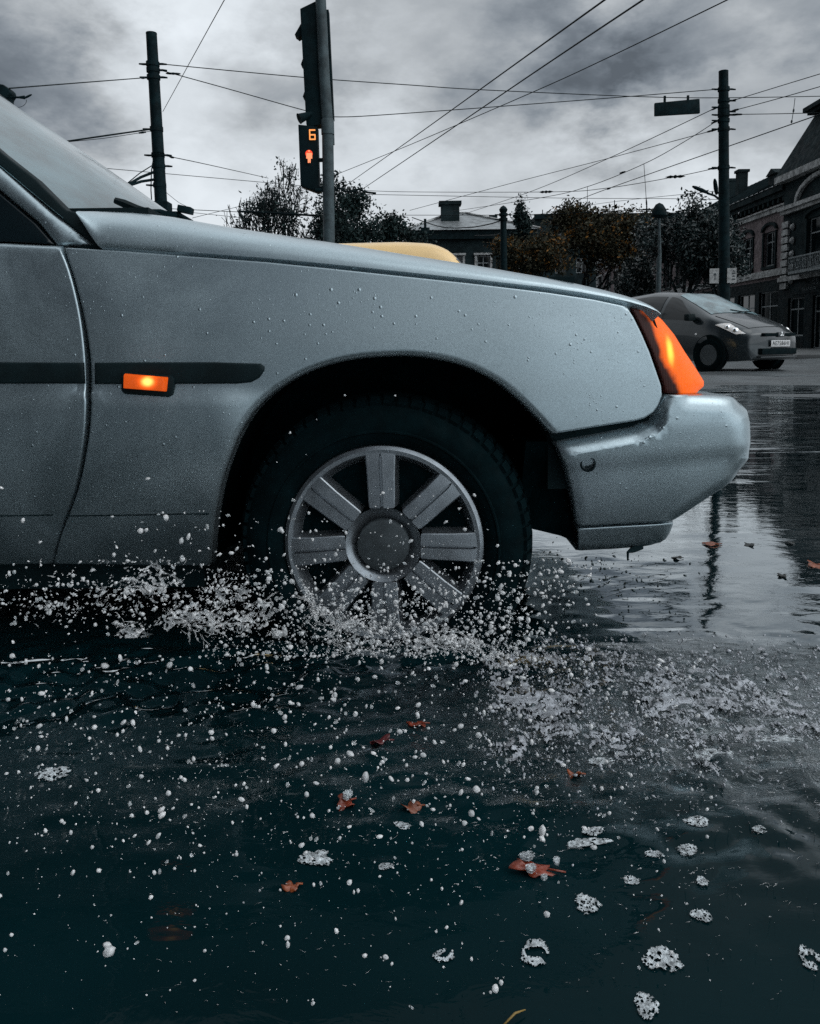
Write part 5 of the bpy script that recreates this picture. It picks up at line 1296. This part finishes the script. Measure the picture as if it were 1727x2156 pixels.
# ================================================================== SPLASH, SPRAY, FOAM, LEAVES
MT['splash'] = mat('white_water', (0.88, 0.92, 0.94), 0.15, spec=0.8, var=0.35, vscale=55, bump=0.0015, bscale=120, trans=0.4, ior=1.33)
MT['clear'] = mat('clear_water', (0.93, 0.97, 1.0), 0.03, spec=0.9, var=0.03, trans=0.85, ior=1.4)
MT['churn'] = mat('grey_foam_film', (0.34, 0.36, 0.39), 0.25, var=0.5, vscale=40, spec=0.7, bump=0.002, bscale=120)
MT['spray'] = mat('dark_water_drops', (0.012, 0.028, 0.032), 0.08, spec=0.5, var=0.2)  # backlit darkness of the spray is put into the base colour
MT['foam'] = mat('foam', (0.40, 0.44, 0.46), 0.3, var=0.6, vscale=120, bump=0.003, bscale=260, spec=0.6)
def ico(sub):
    bm = bmesh.new(); bmesh.ops.create_icosphere(bm, subdivisions=sub, radius=1.0)
    v = np.array([tuple(x.co) for x in bm.verts]); f = np.array([[x.index for x in q_.verts] for q_ in bm.faces]); bm.free(); return v, f
ICO = {1: ico(1), 2: ico(2)}
class Blobs:
    def __init__(s): s.V = []; s.F = []; s.k = 0
    def add(s, c, r_, rng, sub=1, aniso=(1, 1, 1), rough=.22, flat=None):
        v, f = ICO[sub]
        n_ = 1 + rough * rng.normal(0, .6, (len(v), 1)).clip(-1, 1)
        w_ = v * n_ * np.array(aniso) * r_
        if flat is None:
            th = rng.uniform(0, 6.28); c_, s_ = math.cos(th), math.sin(th)
            w_ = np.stack([w_[:, 0] * c_ - w_[:, 2] * s_, w_[:, 1], w_[:, 0] * s_ + w_[:, 2] * c_], 1)
        s.V.append(w_ + np.array(c)); s.F.append(f + s.k); s.k += len(v)
    def tube(s, pts, rs, n=6):
        mb = MB().tube(pts, rs, n, cap=False); s.V.append(np.array(mb.v)); q_ = np.array(mb.f)
        s.F.append(np.concatenate([q_[:, [0, 1, 2]], q_[:, [0, 2, 3]]]) + s.k); s.k += len(mb.v)
    def build(s, name, mt, smooth=True):
        V = np.concatenate(s.V); F = np.concatenate(s.F)
        me = bpy.data.meshes.new(name); me.vertices.add(len(V)); me.vertices.foreach_set('co', V.ravel())
        me.loops.add(F.size); me.loops.foreach_set('vertex_index', F.ravel().astype(np.int32))
        me.polygons.add(len(F)); me.polygons.foreach_set('loop_start', np.arange(0, F.size, 3, dtype=np.int32))
        me.update(calc_edges=True); me.validate(); me.materials.append(mt)
        if smooth: me.shade_smooth()
        o = bpy.data.objects.new(name, me); COL.objects.link(o); return o
rs_ = np.random.default_rng(99)
B = Blobs(); BC = Blobs(); B_W = B
def gy(px, py):
    """distance at which the sight line through a photo point meets the water"""
    px = np.asarray(px, float); py = np.asarray(py, float); a = (px - CX) / FPX; b = (CY - py) / FPX
    dz = fwd.z + RT.z * a + UP.z * b; dy = fwd.y + RT.y * a + UP.y * b
    return -CAM.z * dy / np.minimum(dz, -.02)
def ywater(py, px=900): return float(gy(px, py))
def drop(px, py, Y, d, rough=.10):
    Y = min(Y, ywater(py, px) * .992)
    a = rs_.uniform(.72, 1.45)
    r_ = d / 2 * pxm(Y); B = BC if rs_.random() < .30 and d < 11 else B_W
    B.add(at(px, py, Y), r_, rs_, 2 if d > 11 else 1, (a, 1, 1 / a), rough)
    if rs_.random() < .18: B.add(at(px + rs_.normal(0, d * .7), py + rs_.normal(0, d * .7), Y), r_ * rs_.uniform(.3, .6), rs_, 1, (1, 1, 1), rough)
def size(lo, hi, k=3.4): return lo + (hi - lo) * rs_.random() ** k
def depth(py, lo=.78, hi=.97, top=1.50): return min(ywater(py) * rs_.uniform(lo, hi), rs_.uniform(top - .22, top))
# round the tyre's foot
for i in range(1700):
    px = rs_.normal(800, 190); py = 1395 - abs(rs_.normal(0, 95)) - 10
    if 420 < px < 1150 and py > 1110: drop(px, py, depth(py), size(1.8, 11))
for i in range(800):
    px = rs_.uniform(430, 1120); py = rs_.uniform(1200, 1400); drop(px, py, depth(py), size(1.8, 12))
for i in range(300):
    px = rs_.normal(1130, 75); py = rs_.uniform(1180, 1400); drop(px, py, depth(py), size(4, 12))
# thrown up over the sill and the wheel
for i in range(80): drop(rs_.uniform(225, 720), rs_.uniform(1075, 1215), rs_.uniform(1.2, 1.5), size(3, 12))
for x_, y_, d_ in ((48, 1096, 11), (296, 1118, 13), (311, 1008, 9), (350, 1090, 13), (382, 1139, 12), (2, 1027, 9), (334, 1083, 7), (240, 1168, 10), (269, 1181, 9), (726, 832, 5), (832, 833, 5), (667, 883, 4), (611, 911, 6), (645, 957, 3), (583, 973, 3), (806, 1038, 8), (327, 1160, 8), (420, 1160, 6)): drop(x_, y_, 1.45, d_, .15)
for i in range(50): drop(rs_.uniform(600, 1010), rs_.uniform(1020, 1200), rs_.uniform(1.3, 1.5), size(3, 9))
# falling in front, thinning toward the viewer
n_ = 0
while n_ < 2300:
    px = rs_.uniform(-20, 1500); py = 1380 + abs(rs_.normal(0, 290))
    if py > 2130: continue
    if px > 1000 and py > 1700 and rs_.random() < .4: continue
    drop(px, py, ywater(py) * rs_.uniform(.72, .97), size(1.8, 12, 4.2)); n_ += 1
for x_, y_, d_ in ((770, 1636, 19), (738, 1587, 14), (1004, 1662, 16), (993, 1713, 15), (978, 1733, 12), (1142, 1750, 20), (1142, 1766, 13), (711, 1602, 13), (585, 1335, 22), (600, 1330, 17), (340, 1705, 14), (341, 1716, 15), (230, 2003, 26), (226, 1990, 15), (605, 1975, 12), (606, 1989, 12), (221, 1402, 15), (357, 1400, 14), (408, 1598, 11), (1043, 2082, 18), (1152, 1925, 14), (812, 2015, 12), (768, 2012, 11), (703, 1470, 14), (630, 1447, 13), (1062, 1402, 18), (247, 1547, 10), (353, 1575, 9), (447, 1555, 11), (150, 1497, 9), (1008, 1548, 14), (1030, 1560, 9)): drop(x_, y_, ywater(y_) * .93, d_, .12)
# torn sheets and ligaments
def strand(px, py, Y, L_, w_, ang, n=7, wob=.55):
    P, Rr = [], []; a = ang; x, y = px, py
    for k in range(n):
        P.append(at(x, y, Y + rs_.normal(0, .006))); Rr.append(max(.5, w_ * (1 - abs(2 * k / (n - 1) - 1) ** 2 * .85) * rs_.uniform(.5, 1.4)) / 2 * pxm(Y))
        a += rs_.normal(0, wob); a = ang + (a - ang) * .8; x += math.cos(a) * L_ / n; y += math.sin(a) * L_ / n
    # a broken thread of water: fine neck between uneven beads
    B.tube(P, [r_ * .5 for r_ in Rr], 5)
    for k in range(n - 1):
        for _ in range(2):
            if rs_.random() < .55:
                f = rs_.random(); c = P[k].lerp(P[k + 1], f); a_ = rs_.uniform(.6, 1.7)
                B.add(c + Vector(rs_.normal(0, Rr[k] * .5, 3)), Rr[k] * rs_.uniform(.5, 1.35), rs_, 1, (a_, 1, 1 / a_), .5)
def film(x0, x1, y0, y1, st, dens, depth_, seed, fx=1.0, fy=1.0, amp=.014):
    """torn water sheet: keeps the ridges of a noise field, so threads enclose holes; two skins a few millimetres apart"""
    xs_ = np.arange(x0, x1, st); ys_ = np.arange(y0, y1, st); Xp, Yp = np.meshgrid(xs_, ys_)
    wx_ = 10 * vnoise(Xp, Yp, .03, .03, seed + 9); wy_ = 7 * vnoise(Xp, Yp, .03, .03, seed + 8)
    a = vnoise(Xp + wx_, Yp + wy_, .030 * fx, .055 * fy, seed); b_ = vnoise(Xp + wx_, Yp + wy_, .085 * fx, .13 * fy, seed + 1); c_ = vnoise(Xp, Yp, .2 * fx, .3 * fy, seed + 2)
    r_ = np.minimum(np.abs(a + .35 * b_), np.abs(b_ + .3 * c_) * 1.1)
    thick = dens(Xp, Yp) * (.75 + .5 * vnoise(Xp, Yp, .012, .03, seed + 3)) - r_
    keep = thick > 0
    V = {}; vs = []; fs_ = []
    D = depth_(Xp, Yp) + amp * (.6 * vnoise(Xp, Yp, .05, .07, seed + 4) + .4 * vnoise(Xp, Yp, .16, .2, seed + 5))
    def vid(j, i):
        if (j, i) not in V:
            V[(j, i)] = len(vs); vs.append(tuple(at(xs_[i] + rs_.normal(0, st * .15), ys_[j] + rs_.normal(0, st * .15), D[j, i])))
        return V[(j, i)]
    for j in range(len(ys_) - 1):
        for i in range(len(xs_) - 1):
            q_ = [(j, i), (j, i + 1), (j + 1, i + 1), (j + 1, i)]; k = [p for p in q_ if keep[p]]
            if len(k) == 4: ids = [vid(*p) for p in q_]; fs_ += [(ids[0], ids[1], ids[2]), (ids[0], ids[2], ids[3])]
            elif len(k) == 3: fs_.append(tuple(vid(*p) for p in k))
    if not vs: return
    v = np.array(vs); f = np.array(fs_); back_ = v + np.array((0, .004, 0))
    B.V.append(np.concatenate([v, back_])); B.F.append(np.concatenate([f, f[:, ::-1] + len(v)]) + B.k); B.k += 2 * len(v)
g_ = lambda x, c, w_: np.exp(-((x - c) / w_) ** 2)
# sheet thrown back along the sill
film(-10, 560, 1180, 1345, 1.6, lambda x, y: .40 * g_(y, 1250 - .03 * x + 10 * np.sin(x / 60), 44) * smooth01((x + 60) / 260) * smooth01((575 - x) / 110), lambda x, y: 1.38 + 0 * x, 61, 1.0, 1.2)
film(230, 700, 1225, 1345, 1.6, lambda x, y: .33 * g_(y, 1330 - .115 * (x - 200) + 8 * np.sin(x / 35), 20) * smooth01((x - 220) / 60) * smooth01((700 - x) / 50), lambda x, y: 1.35 + 0 * x, 71, 1.2, 1.5)
film(560, 1110, 1270, 1410, 1.6, lambda x, y: .36 * g_(y, 1292 + .19 * (x - 600) + 9 * np.sin(x / 40), 24) * smooth01((x - 560) / 60) * smooth01((1110 - x) / 60), lambda x, y: 1.36 + 0 * x, 81, 1.2, 1.5)
film(600, 1080, 1330, 1410, 1.6, lambda x, y: .26 * g_(y, 1362 + 8 * np.sin(x / 50), 20) * smooth01((x - 600) / 60) * smooth01((1080 - x) / 60), lambda x, y: 1.34 + 0 * x, 91, 1.2, 1.5)
for i in range(90):
    px = rs_.uniform(60, 520); strand(px, rs_.normal(1252, 28), rs_.uniform(1.28, 1.45), rs_.uniform(8, 26), size(2, 8, 1.8), rs_.normal(0.0, .5), 5, .8)
for i in range(520):
    px = rs_.uniform(-20, 560); drop(px, rs_.normal(1262, 38), rs_.uniform(1.26, 1.45), size(1.6, 10, 3.0), .15)
def vein(path, width, n, Y, wmax=6):
    C_ = catmull([(a, b, 0) for a, b in path], 12)
    for i in range(n):
        k = int(rs_.integers(0, len(C_) - 1)); c = C_[k]; d = C_[k + 1] - C_[k]
        strand(c[0] + rs_.normal(0, width * .6), c[1] + rs_.normal(0, width), min(Y + rs_.normal(0, .03), ywater(c[1]) * .985), rs_.uniform(14, 50), size(2, wmax, 1.7), math.atan2(d[1], d[0]) + rs_.normal(0, .3), 7, .5)
vein([(240, 1318), (340, 1300), (430, 1305), (500, 1282), (560, 1262), (640, 1257), (668, 1250)], 4, 24, 1.36)
vein([(640, 1255), (665, 1285), (730, 1300), (790, 1320), (860, 1345), (940, 1352), (1010, 1370), (1060, 1392)], 6, 40, 1.36, 6)
vein([(540, 1338), (640, 1318), (720, 1312), (800, 1330)], 6, 18, 1.34)
vein([(800, 1345), (900, 1330), (980, 1345), (1050, 1375)], 10, 24, 1.36)
vein([(690, 1360), (760, 1362), (840, 1372), (930, 1368), (1010, 1382)], 8, 22, 1.34)
vein([(640, 1240), (655, 1265), (668, 1290)], 4, 22, 1.36)
vein([(740, 1300), (700, 1335), (720, 1362), (790, 1360)], 4, 26, 1.35)
vein([(380, 1310), (420, 1330), (470, 1320), (540, 1302)], 8, 40, 1.36)
# white strands standing in for crest flecks and ripple highlights on dark water
for i in range(800):
    px = rs_.uniform(300, 1727); py = rs_.uniform(1600, 2140) - 60 * rs_.random()
    if rs_.random() > 1.15 - (py - 1600) / 700: continue
    strand(px, py, ywater(py, px) * .998, size(4, 24, 2.5), size(.7, 2.6), rs_.normal(0.05, .2), 4, .4)
tag(B.build('water_splash', MT['splash']), 'white droplets and torn water thrown up by the front wheel', 'splash', kind='stuff')
tag(BC.build('clear_droplets', MT['clear']), 'clear water drops flying among the white splash', 'splash', kind='stuff')
B = Blobs(); BC = B; B_W = B
# foam skin on the churned water to the right of the wheel
film(960, 1780, 1330, 1720, 1.7, lambda x, y: (.34 * g_(y, 1475 + .02 * (x - 1000), 100) + .07 * smooth01((1690 - y) / 120)) * smooth01((x - 950) / 150) * (1 - .55 * smooth01((x - 1500) / 250)), lambda x, y: np.minimum(gy(x, y), 3) * .993, 101, 1.5, 2.2, .003)
# churned crests on the right
for i in range(500):
    px = rs_.normal(1330, 240); py = rs_.normal(1490, 85)
    if px < 990 or px > 1760 or py < 1330: continue
    if py < 1380 and px > 1250 and rs_.random() < .7: continue
    Y = ywater(py, px); L_ = size(5, 20, 1.5); strand(px, py, Y * .992, L_, size(1.6, 5.5, 1.8), rs_.normal(.15, .5), 4, .7)
for i in range(420):
    px = rs_.normal(1280, 220); py = rs_.normal(1480, 90)
    if px > 1000 and py > 1340: drop(px, py, ywater(py) * rs_.uniform(.93, .99), size(3, 10, 2), .4)
for i in range(160):
    px = rs_.uniform(1050, 1727); py = rs_.uniform(1590, 1760) ; strand(px, py, ywater(py, px) * .995, size(5, 22), size(1.4, 4), rs_.normal(.1, .3), 4, .6)
for i in range(2600):
    px = rs_.uniform(985, 1760); py = rs_.normal(1470, 95)
    if py < 1335 or rs_.random() > smooth01((px - 960) / 160): continue
    drop(px, py, ywater(py, px) * rs_.uniform(.95, .995), size(1.4, 6, 2.8), .2)
tag(B.build('churned_foam', MT['churn']), 'grey churned foam spreading over the puddle ahead of the wheel', 'foam', kind='stuff')
B = Blobs()
for i in range(300):
    px = rs_.normal(1270, 100); py = rs_.normal(1215, 50)
    if 1130 < px < 1520 and 1125 < py < 1330 and not (px > 1200 and py < 1170): 
        d_ = size(2.5, 8); B.add(at(px, py, rs_.uniform(1.5, 1.9)), d_ / 2 * pxm(1.7), rs_, 1, (1.3, 1, .8), .3)
for i in range(46):
    px = rs_.uniform(1125, 1420); py = rs_.normal(1225, 22); Y = min(1.7, ywater(py, px)); strand(px, py, Y, rs_.uniform(16, 60), size(2, 5), rs_.normal(-.05, .12), 6, .12)
tag(B.build('water_spray', MT['spray']), 'dark spray drops flying below the bumper against the bright puddle', 'spray', kind='stuff')

def lump(c, w_, h_, rng, n, ring=0.0, hole=None, ang=0.0):
    """foam raft: a thin skin of burst and unburst bubbles lying on the water at c, w_ x h_ metres"""
    G = 46; u = np.linspace(-1, 1, G); U, Vv = np.meshgrid(u, u)
    rr = np.hypot(U, Vv); th = np.arctan2(Vv, U)
    lim = .84 + .08 * np.sin(2 * th + ang * 3) + .07 * np.sin(3 * th + ang * 7) + .04 * np.sin(7 * th + ang) + .04 * rng.normal(size=U.shape)
    keep = rr < lim
    if ring: keep &= (rr > ring * (1 + .3 * np.sin(2 * th + 1))) & ~(np.abs(((th - ang + np.pi) % (2 * np.pi)) - np.pi) < .35)
    hs = np.concatenate([rng.uniform(-1, 1, (70, 2)), rng.uniform(.025, .065, (70, 1)) * (1 + rng.random((70, 1)) ** 5)], 1)
    for a, b, r_ in hs: keep &= np.hypot(U - a, Vv - b) > r_
    dome = np.zeros(U.shape)
    for a, b, r_ in np.concatenate([rng.uniform(-1, 1, (260, 2)), rng.uniform(.05, .13, (260, 1))], 1):
        dome = np.maximum(dome, np.sqrt(np.maximum(0, 1 - (np.hypot(U - a, Vv - b) / r_) ** 2)) * r_)
    Zf = .0012 + dome * .022 * min(1, w_ / .05) * (1.1 - rr * .5)
    ca, sa = math.cos(ang * .4), math.sin(ang * .4); X_ = U * w_ / 2; Y_ = Vv * h_ / 2
    V = np.stack([c.x + X_ * ca - Y_ * sa, c.y + X_ * sa + Y_ * ca, c.z + Zf], -1)
    q_ = Blobs(); idx = -np.ones(U.shape, int); vs = []; fs_ = []
    def vid(j, i):
        if idx[j, i] < 0: idx[j, i] = len(vs); vs.append(V[j, i])
        return idx[j, i]
    for j in range(G - 1):
        for i in range(G - 1):
            k = [p for p in ((j, i), (j, i + 1), (j + 1, i + 1), (j + 1, i)) if keep[p]]
            if len(k) == 4: q = [vid(*p) for p in k]; fs_ += [(q[0], q[1], q[2]), (q[0], q[2], q[3])]
            elif len(k) == 3: fs_.append(tuple(vid(*p) for p in k))
    v = np.array(vs); f = np.array(fs_); lo = v.copy(); lo[:, 2] = c.z - .0015
    q_.V = [v, lo]; q_.F = [f, f[:, ::-1] + len(v)]; return q_
FOAM = [  # px, py, w px, h px, ring, label
 (1237, 1906, 62, 40, 0, 'lacy foam patch with a dark notch, below the large red leaf'),
 (1477, 1929, 44, 32, 0, 'oval foam patch to the right of the notched lacy one'),
 (1395, 2023, 84, 60, 0, 'largest pointed foam patch near the lower right'),
 (1128, 2008, 74, 56, .42, 'ring of foam broken open on one side'),
 (1362, 2120, 60, 56, 0, 'round pitted foam patch nearest the bottom edge'),
 (935, 2014, 46, 30, .3, 'thin ragged foam loop left of the broken ring'),
 (1706, 2020, 52, 52, .3, 'foam crescent cut by the right edge'),
 (664, 1812, 92, 26, 0, 'long white foam streak with a twin above it'),
 (672, 1799, 44, 14, 0, 'short foam streak just above the long white one'),
 (113, 1631, 76, 32, 0, 'faint forked foam streak at the far left of the dark water'),
 (1467, 1732, 60, 22, 0, 'slanting pale foam streak at mid right'),
 (1600, 1748, 34, 16, 0, 'small isolated oval of foam near the right edge'),
 (1330, 1856, 38, 18, 0, 'little half oval of foam above the notched lacy patch'),
 (1250, 1752, 56, 18, 0, 'thin foam strip with a wavy strip below it'),
 (1240, 1776, 108, 18, 0, 'wavy foam strip of several links, left of the slanting streak'),
 (848, 1740, 44, 14, 0, 'flat slip of foam left of the big falling droplet pair'),
 (812, 1826, 34, 16, 0, 'pair-like stub of foam right of the long white streak'),
 (1378, 1800, 48, 14, 0, 'thin foam dash with a droplet under it'),
 (1478, 1857, 28, 20, 0, 'tiny foam tuft above the oval patch'),
 (1448, 1790, 44, 24, 0, 'hooked foam wisp beside the thin dash'),
 (1265, 1604, 60, 16, 0, 'foam scum trailing behind the churned water'),
 (1500, 1590, 90, 26, 0, 'broad pale foam scum at the edge of the churned water'),
 (1640, 1560, 110, 22, 0, 'wide foam scum close to the right edge'),
]
for k, (px, py, w_, h_, rg_, lab) in enumerate(FOAM):
    c = ground(px, py, 0.0); sx = w_ * pxm(c.y); sy = (ground(px, py - h_ / 2).y - ground(px, py + h_ / 2).y)
    rng = np.random.default_rng(500 + k)
    hole = [(rng.uniform(-.6, .6), rng.uniform(-.6, .6), rng.uniform(.06, .17)) for _ in range(16)]
    o = lump(c, sx * 1.15, sy * 1.15, rng, int(160 + 180000 * sx * sy), rg_, hole, rng.uniform(-1, 1)).build('foam_patch', MT['foam'])
    tag(o, lab, 'foam', 'foam patches drifting on the puddle')

MT['leafred'] = mat('wet_red_leaf', (0.15, 0.024, 0.009), 0.3, var=0.5, vscale=30, spec=.6, bump=.002, bscale=60)
MT['leafor'] = mat('wet_orange_leaf', (0.19, 0.045, 0.013), 0.3, var=0.5, vscale=30, spec=.6, bump=.002, bscale=60)
MT['leafblack'] = mat('sodden_leaf', (0.012, 0.016, 0.016), 0.5, var=0.4, vscale=30)
MT['straw'] = mat('yellow_straw', (0.20, 0.13, 0.03), 0.5, var=0.3)
def leaf(px, py, w_, h_, mt, lab, seed, rot=0.0, lobes=5, group='fallen leaves on the puddle'):
    rng = np.random.default_rng(seed); c = ground(px, py, 0.002); sx = w_ * pxm(c.y) / 2; sy = (ground(px, py - h_ / 2).y - ground(px, py + h_ / 2).y) / 2
    N = 44; mb = MB(); ca, sa = math.cos(rot), math.sin(rot); ring = []
    for i in range(N):
        a = 2 * math.pi * i / N
        r_ = .62 + .34 * abs(math.cos(lobes * a / 2)) ** 1.5 * (1.1 - .3 * math.cos(a)) + rng.normal(0, .03)
        x_, y_ = r_ * math.cos(a), r_ * math.sin(a)
        ring.append((x_ * ca - y_ * sa, x_ * sa + y_ * ca))
    for lay in (0, -1):
        for s_ in (1.0, .66, .33):
            for (x_, y_) in ring:
                z_ = .004 + .010 * (s_ ** 2) * math.sin(2.2 * x_ + seed) * math.cos(1.7 * y_ + 2 * seed) * min(1, w_ / 60) + lay * .0012
                mb.v.append((c.x + x_ * s_ * sx, c.y + y_ * s_ * sy, max(z_, -.004)))
        mb.v.append((c.x, c.y, .004 + lay * .0012))
    off = 3 * N + 1
    for b in (0, off):
        for r_ in range(2):
            for i in range(N): mb.f.append((b + r_ * N + i, b + r_ * N + (i + 1) % N, b + (r_ + 1) * N + (i + 1) % N, b + (r_ + 1) * N + i))
        for i in range(N): mb.f.append((b + 2 * N + i, b + 2 * N + (i + 1) % N, b + 3 * N))
    for i in range(N): mb.f.append((i, (i + 1) % N, off + (i + 1) % N, off + i))
    k = len(mb.v); mb.tube([Vector((c.x + ca * sx * .5, c.y + sa * sy * .5, .005)), Vector((c.x + ca * sx * 1.25, c.y + sa * sy * 1.25, .003))], .0012, 5)
    return tag(mb.build('fallen_leaf', mt, smooth=True), lab, 'leaf', group)
leaf(1128, 1832, 112, 32, MT['leafred'], 'large torn red leaf half under water with foam on it', 3, -.35, 5)
leaf(876, 1526, 50, 18, MT['leafred'], 'small red leaf below the wheel, next to round droplets', 5, .2, 3)
leaf(798, 1562, 56, 14, mat('wine_leaf', (.09, .012, .014), .4, var=.4, vscale=30), 'dark crimson leaf sunk in the dark water', 6, .3, 3)
leaf(1210, 1632, 40, 12, MT['leafor'], 'narrow orange leaf right of the wheel splash', 7, .1, 3)
leaf(614, 1868, 44, 18, MT['leafor'], 'dull orange leaf under the long white foam streak', 8, .5, 4)
leaf(730, 1692, 46, 22, MT['leafred'], 'red leaf with a cap of white foam', 9, .8, 4)
leaf(868, 1702, 50, 22, MT['leafor'], 'pale orange leaf beside the slip of foam', 10, .4, 4)
leaf(1497, 1146, 40, 8, MT['leafor'], 'thin orange leaf on the bright water past the bumper', 11, .1, 3)
leaf(1425, 1175, 24, 7, MT['leafblack'], 'black leaf lying just beyond the bumper', 12, 0, 3)
leaf(1578, 1147, 22, 8, MT['leafblack'], 'black leaf right of the mirrored mast', 13, .3, 4)
leaf(1647, 1212, 18, 10, MT['leafblack'], 'squarish black leaf on the bright water nearer the viewer', 14, .2, 4)
leaf(1716, 1190, 30, 14, MT['leafor'], 'pale leaf at the right edge of the water', 15, .2, 4)
leaf(1664, 1143, 20, 6, MT['leafblack'], 'small black leaf farther out on the bright water', 16, .1, 3)
for k, (px, py, w_, h_) in enumerate(((1110, 1812, 40, 20), (1118, 1838, 30, 20), (1146, 1857, 18, 12), (1172, 1822, 18, 18), (732, 1682, 26, 22))):
    c = ground(px, py, .004); rng = np.random.default_rng(900 + k); sx = w_ * pxm(c.y); sy = (ground(px, py - h_ / 2).y - ground(px, py + h_ / 2).y)
    o = lump(c + Vector((0, 0, .006)), sx, sy, rng, 70, 0, None, 0).build('foam_patch', MT['foam'])
    tag(o, ['white foam blob on the stalk end of the large red leaf', 'white foam blob in the middle of the large red leaf', 'small foam blob on the tip of the large red leaf', 'upright foam blob at the far edge of the large red leaf', 'cap of foam sitting on the small red leaf'][k], 'foam', 'foam patches drifting on the puddle')
p_ = ground(1085, 2146)
tag(MB().tube([p_ + Vector((-.012, -.010, .003)), p_ + Vector((0, 0, .006)), p_ + Vector((.010, .006, .004))], [.0008, .0011, .0005], 6).build('straw', MT['straw'], smooth=True), 'single yellow straw floating at the bottom edge', 'straw')
